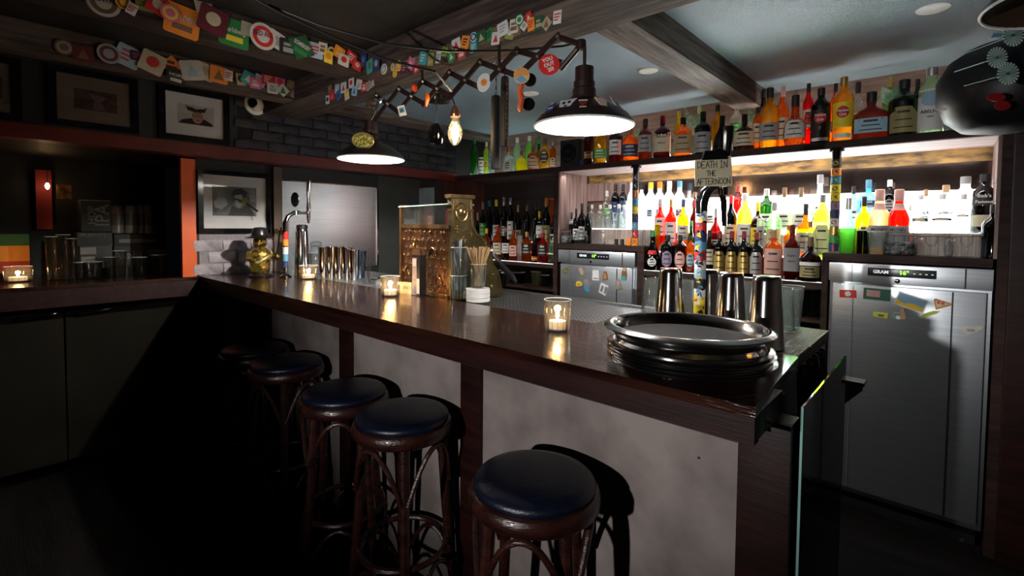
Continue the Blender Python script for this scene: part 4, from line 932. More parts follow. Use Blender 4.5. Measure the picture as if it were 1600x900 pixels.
# sticker poles
def spole(x, y0, y1, Y, w, label, cols, seedv):
    X = yfor(x, Y, 1.6); zt = onY(x, y0, Y).z; zb = onY(x, y1, Y).z; R = w/2*proj((X, Y, 1.6))[2]/F_PX
    t = thing('sticker_pole', label, 'pole', (X, Y, zb), 'sticker-covered poles in the back bar')
    H = zt-zb; obj('pole', MB().lathe([(0, R), (H-.02, R)], 20), GLOSSBLACK, t)
    obj('cap', MB().lathe([(H-.02, R*1.1), (H-.018, R*1.6), (H-.004, R*1.6), (H, R*1.2)], 20), GLOSSBLACK, t)
    rnd = random.Random(seedv); n = len(cols)
    for k, cset in enumerate(cols):
        z1 = H-.06-(H-.06)*k/n; z0 = H-.06-(H-.06)*(k+1)/n
        mb = MB(); K = 8; vs = []; fs = []
        for j in (0, 1):
            for i in range(K+1): a = -pi*.98+pi*.96*i/K; vs.append(((R+.0012)*cos(a), (R+.0012)*sin(a), (z0 if j == 0 else z1-.002)+rnd.uniform(-.003, .003)*(i % 2)))
        for i in range(K): fs.append((i, i+1, i+K+2, i+K+1))
        mb.add(vs, fs); s = obj('sticker', mb, cmat(cset[0]), t)
        for q, (shape, col) in enumerate(cset[1:]):
            zc = (z0+z1)/2; h_ = (z1-z0)*.32; m2 = MB(); off = R+.002+.0004*q
            if shape == 'disc': pts = [(.55*R*cos(i*pi/8), h_*.8*sin(i*pi/8)) for i in range(16)]
            elif shape == 'bar': pts = rect(-.9*R, .9*R, -h_*.3, h_*.3)
            elif shape == 'vbar': pts = rect(-.16*R, .16*R, -h_*1.4, h_*1.4)
            elif shape == 'x': pts = [(-.9*R, -h_*1.3), (-.75*R, -h_*1.4), (.9*R, h_*1.3), (.75*R, h_*1.4)]
            else: pts = [(-.7*R, -h_), (.2*R, -h_*.2), (.7*R, -h_), (.3*R, h_*.3), (.7*R, h_), (-.1*R, h_*.3), (-.7*R, h_)]
            m2.add([(px, -math.sqrt(max(0, off*off-px*px)), zc+pz) for px, pz in pts], [tuple(range(len(pts)))])
            obj('print', m2, cmat(col), s, smooth=False)
    return t
spole(993, 258, 384, 3.015, 10, 'left sticker-covered pole above the left fridge', [('black',('zig','white')),('black',('zig','white')),('copper',('bar','grey')),('blue',('disc','navy')),('yellow',('disc','silver')),('navy',('bar','red')),('blue',('disc','white')),('red',('zig','white')),('orange',('disc','black'))], 1)
spole(1305, 231, 393, 3.015, 13, 'right sticker-covered pole with a union flag at its foot', [('black',('disc','yellow')),('orange',('zig','black')),('teal',('zig','white')),('yellow',('disc','black')),('yellow',('zig','black')),('purple',('zig','red')),('navy',('bar','grey')),('white',('disc','red'),('x','red')),('gold',('bar','yellow')),('green',('bar','white')),('navy',('x','white'),('bar','red'),('vbar','red'))], 2)
# speaker on the top shelf
sx = yfor(893, 3.06, 1.95); sp = thing('speaker', 'black speaker on the top shelf under the large lamp', 'speaker', (sx, 3.06, ZS1+.0045))
obj('cabinet', MB().cbox(-.085, .085, -.03, .16, 0, .20, .006), mat('speaker_black', (.01,.01,.011), .35), sp)
mb = MB(); mb.M = frameM((-.005, -.034, .10), (1,0,0), (0,0,1)); mb.lathe([(0, .070), (.005, .070), (.006, .062), (-.0, .045), (.004, .02), (.006, .005)], 28); obj('cone', mb, GLOSSBLACK, sp)
obj('blue_box', MB().cbox(.10, .13, -.04, .0, 0, .035, .002), cmat('navy'), label='tiny blue box between the speaker and the brown whisky', cat='box', loc=(sx, 3.06, ZS1+.0045))
# fern leaves / sprigs
LEAF = mat('fern_green', (.10, .30, .12), .5, c2=(.03, .14, .06), scale=30); LEAFW = mat('striped_leaf', (.45, .62, .48), .5, c2=(.06, .25, .10), scale=40)
def fern(base, tip, w, m, label, n=12):
    base, tip = Vector(base), Vector(tip); d = tip-base; side = Vector((1,0,0)); mb = MB()
    t = thing('fern_leaf', label, 'plant', tuple(base)); up = d.normalized()
    obj('stem', MB().tube([Vector((0,0,0)), d*.5+Vector((0,-.004,0)), d], [.0018, .0014, .0006], 5), m, t)
    for k in range(n):
        u = .12+.86*k/n; ww = w*math.sin(pi*(.25+.7*u))*(1.1-u)
        p = d*u
        for s_ in (-1, 1):
            a = p; b = p+side*s_*ww+up*ww*.5; mb.add([a+up*.004, a-up*.003, b-up*.001, b+up*.003, (a+b)/2+up*.006+Vector((0,-.003,0))], [(0,1,2,3,4)])
    obj('leaflets', mb, m, t, smooth=False, kind='stuff')
fern(onY(1087, 218, 3.12), onY(1069, 164, 3.10), .06, LEAFW, 'pale striped fern leaf rising beside the yellow cap', 14)
fern(onY(1096, 210, 3.13), onY(1078, 172, 3.12), .05, LEAF, 'small dark fern leaf behind the striped one', 10)
fern(onY(1186, 200, 3.14), onY(1168, 168, 3.12), .05, LEAF, 'small yellow-green fern tip left of the round amber bottle', 10)
fern(onY(988, 215, 3.14), onY(1004, 199, 3.12), .04, LEAF, 'small green leaf right of the large lamp rim', 8)
fern(onY(1398, 165, 3.13), onY(1378, 134, 3.12), .06, LEAFW, 'spiky green leaves above the wide amber bottle', 12)
fern(onY(1388, 168, 3.12), onY(1404, 134, 3.11), .05, LEAF, 'green leaf leaning right behind the green-black bottle', 10)

# note clipped to the tap column
NP = onY(1115, 268, 1.60)
note = thing('paper_note', 'cream note reading death in the afternoon clipped on the tap column', 'note', MW=frameM(NP, Vector((rgt.x, rgt.y, 0))+Vector((0,0,.05)), (0,0,1)))
k_ = proj(NP)[2]/F_PX
obj('paper', MB().prism([(-29*k_, 19*k_), (28*k_, 23*k_), (29*k_, -24*k_), (-30*k_, -22*k_)], -.001, .0008), mat('note_paper', (.62, .56, .38), .7), note, smooth=False)
mb = MB(); h_ = 11*k_
I4 = Matrix.Translation((0,0,.0016))
strokes(mb, 'DEATH IN', -25*k_, 5.5*k_, h_*.95, I4, .0011, .10); strokes(mb, 'THE', -11*k_, -7*k_, h_*.75, I4, .0011, .10); strokes(mb, 'AFTERNOON', -27*k_, -20*k_, h_*.86, I4, .0011, .13)
obj('handwriting', mb, BLACK, note, kind='stuff')
obj('bulldog_clip', MB().prism([(-18*k_, 19*k_), (20*k_, 20*k_), (16*k_, 33*k_), (-14*k_, 32*k_)], -.008, .008).box(-18*k_, 20*k_, 18*k_, 21*k_, -.009, .009), GLOSSBLACK, note, smooth=False)
# sticker-covered beer tap column on the bar end
tx = yfor(1093, 1.66, 1.2); tc = thing('beer_tap', 'sticker-covered beer tap column with a black gooseneck', 'beer tap', (tx, 1.66, BTOP))
Ht = topz(1093, 330, 1.66)-BTOP; Rt = .0185
GR = proj((tx, 1.66, 1.3))[2]/F_PX
obj('column', MB().lathe([(0, Rt*1.5), (.008, Rt*1.5), (.01, Rt), (Ht, Rt)], 24), GLOSSBLACK, tc)
obj('gooseneck', MB().tube([(0,0,Ht-.01), (0,0,Ht+.03), (.010, 0, Ht+.065), (.035, 0, Ht+.088), (.065, 0, Ht+.09), (.085, 0, Ht+.082)], [.0185, .021, .021, .019, .016, .014], 14), GLOSSBLACK, tc)
obj('faucet', MB().tube([(.06, -.01, Ht+.10), (.075, -.01, Ht+.03), (.08, -.012, Ht-.05)], [.012, .010, .008], 10).lathe([(0,.014),(.03,.014)], 12, (.075, -.01, Ht+.05)), CHROME, tc)
obj('tap_handle', MB().tube([(.075, -.02, Ht+.08), (.085, -.02, Ht+.20), (.088, -.02, Ht+.27)], [.009, .014, .017], 10), GLOSSBLACK, tc)
cs = ['white','red','navy','blue','red','white','pblue','black','white','yellow','yellow','blue']
rn = random.Random(4)
for k, c_ in enumerate(cs):
    z1 = Ht-.005-(Ht-.01)*k/len(cs); z0 = Ht-.005-(Ht-.01)*(k+1)/len(cs); mb = MB(); K = 8; vs = []; fs = []
    for j in (0, 1):
        for i in range(K+1): a = -pi*.98+pi*.96*i/K; vs.append(((Rt+.0010)*cos(a), (Rt+.0010)*sin(a), (z0 if j == 0 else z1)+rn.uniform(-.006, .006)))
    for i in range(K): fs.append((i, i+1, i+K+2, i+K+1))
    mb.add(vs, fs); s = obj('sticker', mb, cmat(c_), tc)
    for q in range(3):
        zc = z0+(z1-z0)*rn.uniform(.2, .8); x0 = rn.uniform(-.8, .2)*Rt; off = Rt+.002+q*.0003; h2 = rn.uniform(.004, .010)
        pts = [(x0, -h2*.3), (x0+Rt*.8, -h2), (x0+Rt*.6, h2), (x0+Rt*.1, h2*.4)]
        m2 = MB(); m2.add([(px, -math.sqrt(max(0, off*off-px*px)), zc+pz) for px, pz in pts], [(0,1,2,3)]); obj('print', m2, cmat(rn.choice(['white','red','blue','black','yellow','navy'])), s, smooth=False)
# mixing tins upside down on the bar end
def tin(x, yt, w, Y, label, zb=BTOP, up=False, m=CHROME, group='mixing tins on the bar end', name='mixing_tin'):
    X = yfor(x, Y, zb+.05); H = topz(x, yt, Y)-zb; t_ = proj((X, Y, zb+.05))[2]; R = w/2*t_/F_PX
    b = thing(name, label, 'tin', (X, Y, zb), group)
    pr = [(0, R), (.003, R*1.03), (.006, R), (H*.5, R*.88), (H*.93, R*.76), (H*.97, R*.74), (H, R*.66)]
    if up: pr = [(0, R*.66), (H*.03, R*.74), (H*.5, R*.87), (H-.005, R), (H-.002, R*1.03), (H, R)]
    obj('body', MB().lathe(pr, 36), m, b, ang=.9)
    obj('base_disc' if not up else 'rim', MB().tube(arc((0,0,H-.001), R*.70 if not up else R, 0, 2*pi, 30)[:-1], .0016, 5, closed=True), m, b)
    return b
TINM = mat('tin_steel', (.55, .53, .52), .13, 1, var=.08)
tin(1196, 431, 54, 1.52, 'rightmost upturned mixing tin beside the tray stack', m=TINM)
tin(1141, 426, 48, 1.60, 'upturned mixing tin just right of the sticker-covered tap column', m=TINM)
tin(1104, 421, 42, 1.76, 'upturned mixing tin behind the tap column', m=TINM)
tin(1047, 419, 45, 1.64, 'leftmost upturned mixing tin behind the tray stack', m=TINM)
tumbler(1019, 434, 32, 1.78, BTOP, 'tall pint glass left of the upturned tins', up=False, taper=.9, n=20)
tumbler(1072, 437, 26, 1.72, BTOP, 'pint glass between the left tin and the tap column', up=False, taper=.85, n=20)
tumbler(1119, 438, 26, 1.80, BTOP, 'pint glass between two upturned tins', up=False, taper=.85, n=20)
tumbler(1165, 440, 26, 1.82, BTOP, 'pint glass behind the rightmost tins', up=False, taper=.85, n=20)
tumbler(1235, 447, 36, 1.88, BTOP, 'stacked pint glasses right of the mixing tins', up=True, taper=.75, n=20)
tumbler(1226, 452, 28, 1.80, BTOP, 'smaller pint glass in front of the stacked ones', up=False, taper=.85, n=20)
obj('orange_peel', MB().lathe([(0, .018), (.008, .024), (.014, .018), (.016, .004)], 16, (yfor(1013, 1.58, 1.12), 1.56, BTOP)), mat('orange_fruit', (.75, .32, .04), .5), label='small orange fruit behind the left of the tray stack', cat='fruit')
# glasses inside the open cupboard under the bottle shelf
for i, x in enumerate((1240, 1256, 1270)): tumbler(x, 452, 14, 3.10, .965, ['left', 'middle', 'right'][i]+' one of the glasses in the cupboard beside the right fridge', g=glass('cupboard_glass', (.35, .42, .46), .1))
obj('cupboard_shelf', bx(XD2[1], XD3[0], YS+.02, YB-.01, .945, .965), SHELFW, bb, smooth=False)
for i, x in enumerate((808, 838, 852)):
    tumbler(x, [425, 424, 430][i], [26, 18, 12][i], 3.12, .965, ['dark wide jar in the cupboard under the niche', 'pale tall vase glass in the cupboard under the niche', 'small glass in the cupboard left of the fridge'][i], g=glass(['smoked_glass', 'vase_glass', 'cupboard_glass'][i], [(.16,.16,.17), (.62,.62,.42), (.35,.42,.46)][i], [.08, .4, .1][i]))
obj('cupboard_shelf', bx(XL0, XDL, YS+.02, YB-.01, .945, .965), SHELFW, bb, smooth=False)
# trays
TRAYIN = mat('tray_rubber', (.016, .016, .017), .7, bump=.3, bscale=300, spec=.2)
TRAYM = mat('tray_steel', (.45, .44, .44), .16, 1, var=.05)
tcx = onZ(1080, 566, BTOP+.03)
tcx = Vector((-.482, 1.195, BTOP))
def tray(z, dx, dy, R, label, lip=.034, top=False, tilt=0):
    t = thing('serving_tray', label, 'tray', (tcx.x+dx, tcx.y+dy, z), 'round steel serving trays stacked on the bar')
    if tilt: t.rotation_euler = (tilt, tilt*.6, 0)
    obj('dish', MB().lathe([(0, R*.84), (.003, R*.865), (lip*.55, R*.875), (lip*.75, R*.90), (lip*.66, R*.97), (lip*.70, R*.998), (lip*.82, R), (lip, R*.95), (lip*1.02, R*.91), (lip*.92, R*.885), (lip*.3, R*.855), (.005, R*.845), (.0035, R*.80)], 72, caps=True), TRAYM, t, ang=1.0)
    if top: obj('mat', MB().lathe([(.0036, R*.842), (.0060, R*.838)], 64), TRAYIN, t)
    return t
for k in range(5): tray(BTOP+.0005+k*.0085, [.0, .006, -.004, .004, 0][k], [0, .004, .006, -.002, 0][k], .196, ['lowest steel tray of the stack, lying on the bar top', 'second steel tray from the bottom of the stack', 'middle steel tray of the stack of trays', 'steel tray third from the top of the stack', 'steel tray directly under the topmost tray'][k], lip=.022)
tray(BTOP+.062, -.004, .004, .203, 'topmost steel tray with black mat, wider than those below', lip=.036, top=True, tilt=-.012)
# candles
FLAME = mat('flame', (1, .75, .35), .5, emit=70, ecol=(1, .62, .25)); WAX = mat('candle_wax', (.85, .78, .62), .5, emit=.3, ecol=(1, .6, .3))
def candle(x, yt, w, P, label, power=.9):
    t_ = proj(P)[2]; R = w/2*t_/F_PX; H = topz(x, yt, P.y)-P.z
    c = tumbler(x, yt, w, P.y, P.z, label, ribs=True, name='candle_glass', taper=.9, group='tea lights in cut glasses', n=24, g=glass('candle_glass', (.92, .92, .90), .02)); c['category'] = 'candle'
    obj('tealight', MB().lathe([(.009, R*.62), (H*.33, R*.62), (H*.34, R*.5)], 20), WAX, c)
    obj('flame', MB().lathe([(H*.38, .001), (H*.46, .006), (H*.55, .0055), (H*.75, .0008)], 10), FLAME, c)
    lamp('candle_light', 'POINT', (c.location.x, P.y, P.z+H*.62), power, (1, .55, .22), shadow_soft_size=.012)
    return c
candle(871, 468, 42, onZ(871, 517, BTOP), 'cut glass tea light alone on the middle of the bar', .7)
candle(610, 432, 30, onZ(610, 463, BTOP), 'cut glass tea light in front of the brass register', 1.8)
candle(482, 415, 28, onZ(482, 436, BTOP), 'cut glass tea light near the far mixing tins', 1.0)
candle(28, 417, 34, onZ(28, 440, BTOP), 'cut glass tea light at the left edge of the picture', 1.0)
# name card, box, straws, coasters, register
c = onZ(634, 459, BTOP); obj('name_card', MB().prism([(-.035, 0), (.035, 0), (.035, .058), (-.035, .058)], -.001, .001, frameM(c, (1,.35,0), (0,0,1))), CREAM, label='small cream card behind the tea light before the register', cat='card', smooth=False)
text(bpy.data.objects['name_card'], 'INO', .024, frameM(c, (1,.35,0), (0,0,1)) @ Matrix.Translation((.008, .030, .0018)), BRN)
c = onZ(650, 462, BTOP); bxm = frameM(c, (1,.25,0), (0,0,1)); sb = thing('straw_box', 'tall printed straw box standing before the register', 'box', MW=bxm)
H_ = topz(650, 388, c.y)-BTOP
obj('carton', MB().box(-.024, .022, .0, H_*.86, -.050, 0), cmat('black'), sb, smooth=False)
obj('front_print', bx(-.022, .004, .004, H_*.80, 0, .0012), mat('box_print', (.55, .45, .40), .5, c2=(.10, .12, .25), scale=14), sb, smooth=False)
obj('front_print', bx(-.020, .002, H_*.62, H_*.78, .0012, .002), cmat('white'), sb, smooth=False)
obj('barcode', bx(.005, .021, .01, H_*.36, 0, .0015), cmat('white'), sb, smooth=False)
obj('open_flap', MB().prism([(-.024, H_*.86), (.022, H_*.86), (.016, H_), (-.018, H_*1.02)], -.030, -.028).prism([(-.024, H_*.86), (.022, H_*.86), (.022, H_*.97), (-.020, H_*.98)], -.002, 0), cmat('brown'), sb, smooth=False)
def straw_glass(px, py_, w, yt_glass, yt_straw, m, label, n, spread):
    P = onZ(px, py_, BTOP); t_ = proj(P)[2]; R = w/2*t_/F_PX; g = tumbler(px, yt_glass, w, P.y, P.z if label[0] != 'w' else P.z+.062, label, ribs=True, taper=.78, name='straw_glass', n=20)
    zb = g.location.z; Hs = topz(px, yt_straw, P.y)-zb; rnd = random.Random(n)
    for k in range(n):
        a = rnd.uniform(0, 2*pi); r0 = R*.5*math.sqrt(rnd.random()); r1 = R*spread*math.sqrt(rnd.random()); hh = Hs*rnd.uniform(.93, 1.0)
        mm = m[k % len(m)]
        obj('straw', MB().tube([(r0*cos(a+2.6), r0*sin(a+2.6), .010), (r1*cos(a), r1*sin(a), hh)], .0024, 6), mm, g)
    return g, zb
SB = mat('black_straw', (.015, .015, .016), .3); SWH = mat('white_straw', (.6, .6, .62), .4); SBR = mat('paper_straw', (.42, .27, .13), .6)
tumbler(717, 430, 27, onZ(717, 467, BTOP).y, BTOP, 'lower cut glass stacked under the black straw glass', ribs=True, taper=.78, n=20)
P = onZ(717, 467, BTOP)
g, _z = straw_glass(717, 467, 27, 398, 385, [SB, SWH, SB, SWH, SB], 'cut glass full of black and white straws by the register', 30, 1.0)
g.location.z = BTOP+.035; g.location.y = P.y
gg = straw_glass(749, 469, 26, 412, 385, [SBR], 'wooden brown straws in a cut glass standing on white beer mats', 46, 1.6)[0]
cm = onZ(747, 470, BTOP); R_ = 18.5*proj(cm)[2]/F_PX; gg.location.x = cm.x; gg.location.y = cm.y
rn = random.Random(9)
for k in range(9):
    o = obj('beer_mat', MB().lathe([(0, R_), (.0058, R_)], 36, (0,0,0)), WHITE, label=f"white round beer mat, {['lowest','second from bottom','third from bottom','fourth from bottom','fifth from bottom','sixth from bottom','third from top','second from top','topmost'][k]} of the stack under the brown straws", cat='beer mat', group='stack of white beer mats')
    o.location = (cm.x+rn.uniform(-.002, .002), cm.y+rn.uniform(-.002, .002), BTOP+.0003+k*.0065)
cx_ = onZ(604, 440, BTOP+.0)
st2 = thing('black_straws', 'few thin dark straws in a cup left of the register', 'straws', (cx_.x, 1.56, 1.106))
obj('cup', MB().lathe([(0, .02), (.06, .026)], 16), CLEAR, st2)
for k, (a, b) in enumerate(((-.05, .16), (-.035, .165), (-.02, .15))): obj('straw', MB().tube([(.005*k, 0, .005), (a, .01*k, b)], .0025, 6), SB, st2)

# brass cash register, seen from behind: panel facing the room, curved cheek on the right
rg = thing('cash_register', 'antique embossed brass cash register standing behind the bar top', 'cash register', (0,0,0))
A = Vector((-1.735, 1.490, BTOP-.005)); dX = Vector((-.985, .17, 0)).normalized()   # along the back panel, leftwards
RM = frameM(A, -dX, (0,0,1))        # local x: rightwards, y: up, z: towards the room
WR = .50; HR = .475
def rp(x, y0, y1, pts=None): pass
obj('back_panel', MB().prism(rect(-WR, 0, 0, HR*.72), -.03, 0, RM), mat('copper_brown', (.20, .085, .035), .34, .85, bump=.5, bscale=45, c2=(.06, .022, .012)), rg, smooth=False)
EMB = mat('brass_highlight', (.55, .36, .16), .25, .95, c2=(.25, .15, .07), scale=30)
mb = MB(); rnd = random.Random(12)
def rosette(mb, x, y, s, MM):
    mb.M = MM @ Matrix.Translation((x, y, 0)); mb.lathe([(0, s*.34), (s*.30, s*.28), (s*.45, s*.10)], 8)
    for k in range(4):
        a = k*pi/2; mb.lathe([(0, s*.17), (s*.26, s*.12), (s*.30, s*.02)], 6, (s*.55*cos(a), s*.55*sin(a), 0))
    mb.M = None
for i in range(9):
    for j in range(8): rosette(mb, -WR+.035+i*.054+(.027 if j % 2 else 0)*(i < 8), .02+j*.042, .019+rnd.uniform(-.004, .004), RM)
obj('relief_ornament', mb, EMB, rg, kind='stuff')
mb = MB()
for (x0, y0, dirs) in ((-.10, .06, 1), (-.30, .24, -1), (-.16, .20, 1), (-.40, .10, -1)):
    pts = [(x0+dirs*(.05*(1-u))*cos(6*u), y0+.05*(1-u)*sin(6*u), .004) for u in [k/16 for k in range(17)]]
    mb.M = RM; mb.tube(pts, .003, 5); mb.M = None
obj('scroll_ornament', mb, EMB, rg, kind='stuff')
obj('frame_strip', MB().prism(rect(-WR-.008, -WR+.012, 0, HR*.96), -.04, .008, RM), BRASS, rg, smooth=False)
obj('frame_strip', MB().prism(rect(-WR, 0, HR*.70, HR*.74), -.13, .006, RM), BRASS, rg, smooth=False)
obj('frame_strip', MB().prism(rect(-WR, 0, 0, .02), -.03, .010, RM), BRASS, rg, smooth=False)
obj('glass_window', MB().prism(rect(-WR+.01, -.01, HR*.74, HR*.935), -.004, 0, RM), CLEAR, rg, smooth=False)
obj('glass_top', MB().prism(rect(-WR-.015, 0, HR*.935, HR*.945), -.14, .01, RM), mat('glass_edge_pale', (.45, .6, .56), .1), rg, smooth=False)
for x, wd, hh, m_, lb in ((-.28, .035, .045, CREAM, 'indicator_card'), (-.105, .022, .065, mat('indicator_red', (.6, .03, .03), .4), 'red_indicator'), (-.07, .018, .035, BLACK, 'black_indicator'), (-.46, .06, .07, BLACK, 'black_indicator')):
    obj(lb, MB().prism(rect(x-wd/2, x+wd/2, HR*.74, HR*.74+hh), -.06, -.05, RM), m_, rg, smooth=False)
text(rg, '10', .03, RM @ Matrix.Translation((-.28, HR*.74+.022, -.0490)), BLACK)
# cheek: profile in the (depth, height) plane, at local x = 0
prof = [(0, 0), (0, HR), (-.02, HR+.008), (-.115, HR+.008), (-.12, HR*.88), (-.125, HR*.74), (-.145, HR*.66), (-.19, HR*.60), (-.225, HR*.48), (-.245, HR*.33), (-.275, HR*.26), (-.295, HR*.12), (-.30, 0)]
CM = frameM(A+Vector((0,0,0)), -RM.to_3x3().col[2], (0,0,1))   # local x: away from the room
ck = MB().prism([(-x, y) for x, y in prof], -.012, .022, CM)
obj('side_panel', ck, mat('olive_brass', (.17, .13, .055), .36, .85, bump=.4, bscale=45, c2=(.08, .058, .024)), rg, smooth=False)
OM = CM @ Matrix.Translation((0, 0, .022))
mb = MB()
for (x, y, s) in ((.03,.33,.024),(.03,.24,.022),(.065,.28,.024),(.10,.23,.022),(.11,.31,.020),(.03,.15,.022),(.075,.17,.022),(.14,.24,.022),(.15,.17,.022),(.19,.20,.018),(.12,.10,.022),(.19,.11,.022),(.03,.06,.022),(.08,.05,.022),(.15,.04,.020),(.23,.05,.018),(.24,.11,.014)):
    rosette(mb, x, y, s, OM)
mb.M = OM; mb.tube([(.055+.032*cos(k*pi/12), .41+.042*sin(k*pi/12), .002) for k in range(24)], .004, 5, closed=True); mb.lathe([(0, .020), (.008, .016), (.012, .006)], 14, (.055, .41, 0))
mb.tube([(x_, y_, .002) for x_, y_ in ((.008, .01), (.008, HR-.008), (.105, HR-.008), (.11, HR*.74), (.135, HR*.65), (.18, HR*.585), (.212, HR*.475), (.232, HR*.33))], .003, 5); mb.M = None
obj('relief_ornament', mb, EMB, rg, kind='stuff')
obj('cornice', MB().prism([(-.01, HR+.0), (.125, HR+.0), (.125, HR+.016), (-.01, HR+.016)], -.02, .032, CM).prism([(-.004, HR*.87), (.120, HR*.87), (.120, HR*.89), (-.004, HR*.89)], -.01, .028, CM), EMB, rg, smooth=False)
obj('left_cheek', MB().prism([(-x, y) for x, y in prof[:1]+[(0, HR*.9), (-.12, HR*.9), (-.2, HR*.6), (-.3, HR*.3), (-.4, 0)]], -.01, .01, frameM(A+dX*WR, -RM.to_3x3().col[2], (0,0,1))), BRASS, rg, smooth=False)
obj('body_cover', MB().prism([(.03, .0), (.03, HR*.70), (.17, HR*.60), (.22, HR*.34), (.28, .10), (.28, 0)], -WR+.01, -.01, CM), BLACK, rg, smooth=False)
# small cruets right of the register
for i, (x, y) in enumerate(((777, 445), (787, 444))):
    P = onZ(x, y+6, 1.095); o = tumbler(x, 422+i*4, 12, P.y, 1.106, ['small dark cruet right of the register', 'second small cruet, beside the drainer'][i], g=glass('cruet_glass', (.3, .24, .12), .2), name='cruet')
# a black bar tool handle leaning behind the register
obj('black_hose', MB().tube([onY(772, 398, 1.98), onY(788, 420, 1.98), onY(800, 432, 1.97), onY(806, 442, 1.95)], [.012, .016, .016, .010], 10), BLACK, label='black curved hose sloping down right of the register', cat='hose')

# ================================================================== LEFT WALL
sp_ = thing('steel_backsplash', 'large stainless steel panel on the left wall behind the tap', 'panel', (0,0,0))
a = onX(437, 281, XW+.006); b = onX(588, 292, XW+.006)
obj('sheet', bx(XW+.0005, XW+.006, a.y, b.y, 1.106, a.z), STEEL, sp_, smooth=False)
obj('edge_trim', MB().box(XW+.0, XW+.016, b.y, b.y+.014, 1.106, a.z-.02).box(XW+.006, XW+.010, a.y, b.y+.014, a.z-.006, a.z+.002), CHROME, sp_, smooth=False)
obj('side_strip', bx(XW+.021, XW+.05, a.y-.06, a.y-.012, 1.112, 1.86), mat('tan_strip', (.10, .065, .045), .5), sp_, smooth=False)
ws = onY(647, 295, 2.772); we = onY(691, 291, 2.772)
obj('embossed_sheet', MB().prism(rect(max(ws.x, XW+.01), min(we.x, -3.425), 1.45, ws.z), 0, .006, wallY((0, 2.774, 0))), mat('embossed_grey', (.23, .26, .28), .5, bump=1, bscale=40), label='pale grey embossed sheet on the wall behind the register', cat='panel', smooth=False)
struct('lower_dark_wall', bx(XW+.01, -3.41, 2.76, 2.779, 0, 1.44), mat('brown_black_wall', (.028, .02, .018), .5), wl)
# framed pictures
def framed(x0, y0, x1, y1, X, label, art, border=.04, matw=.035, inner=(0,0), tiltx=.0, mc=None, fc=None):
    """pixel corners of the pale mount: top left and bottom right"""
    A = onX(x0, y0, X); B = onX(x1, y1, X); W = B.y-A.y; H = A.z-B.z; cy = (A.y+B.y)/2; cz = (A.z+B.z)/2
    t = thing('framed_picture', label, 'picture', MW=wallX((X, cy, cz)) @ Matrix.Rotation(tiltx, 4, 'X'), group='framed pictures on the left wall')
    for u0, u1, v0, v1 in ((-W/2-border, W/2+border, H/2, H/2+border), (-W/2-border, W/2+border, -H/2-border, -H/2), (-W/2-border, -W/2, -H/2, H/2), (W/2, W/2+border, -H/2, H/2)):
        obj('frame_bar', MB().prism(rect(u0, u1, v0, v1), 0, .018), GLOSSBLACK, t, smooth=False)
    obj('mount', MB().prism(rect(-W/2, W/2, -H/2, H/2), .001, .005), mc or WHITE, t, smooth=False)
    art(t, W, H); obj('glazing', MB().prism(rect(-W/2, W/2, -H/2, H/2), .010, .012), glass('picture_glass', (.97, .97, .97), .0, .02), t, smooth=False)
    for s_ in (-1, 1): obj('screw', MB().lathe([(0, .004), (.003, .003)], 8, (s_*(W/2+border*.55), 0, .018)), CHROME, t)
    return t
def pl(t, nm, poly, m, n0=.0051, n1=.0058): return obj(nm, MB().prism(poly, n0, n1), m, t, smooth=False)
def art1(t, W, H):
    pl(t, 'print', rect(-.30*W, .33*W, -.22*H, .26*H), mat('art_cream', (.55, .50, .46), .7))
    pl(t, 'shoulders', [(-.29*W,-.21*H),(-.22*W,-.12*H),(-.05*W,-.06*H),(.16*W,-.06*H),(.29*W,-.14*H),(.31*W,-.21*H)], BLACK, .006, .0062)
    pl(t, 'face', ell(.035*W, -.03*H, .095*W, .15*H), mat('art_skin', (.50, .24, .17), .7), .0064, .0066)
    pl(t, 'hair', [(-.17*W,.24*H),(-.13*W,.12*H),(-.03*W,.09*H),(.09*W,.09*H),(.17*W,.12*H),(.20*W,.24*H),(.14*W,.19*H),(.08*W,.19*H),(.02*W,.16*H),(-.06*W,.20*H),(-.12*W,.20*H)], BLACK, .0068, .007)
    for s_ in (-1, 1): obj('spectacles', MB().tube([(.035*W+s_*.05*W+.035*W*cos(k*pi/7), .02*H+.045*H*sin(k*pi/7), .0075) for k in range(14)], .0012, 4, closed=True), BLACK, t)
    pl(t, 'mouth', ell(.04*W, -.10*H, .03*W, .012*H, 12), BRN, .0068, .007)
def art2(t, W, H):
    pl(t, 'print', rect(-.28*W, .30*W, -.22*H, .22*H), mat('art_dark_red', (.10, .03, .022), .6, c2=(.02, .012, .012), scale=14))
    pl(t, 'shape', [(-.1*W,.16*H),(.16*W,.10*H),(.08*W,-.02*H),(.14*W,-.18*H),(-.05*W,-.20*H),(.0,-.02*H)], mat('art_mid', (.14, .09, .075), .6), .006, .0062)
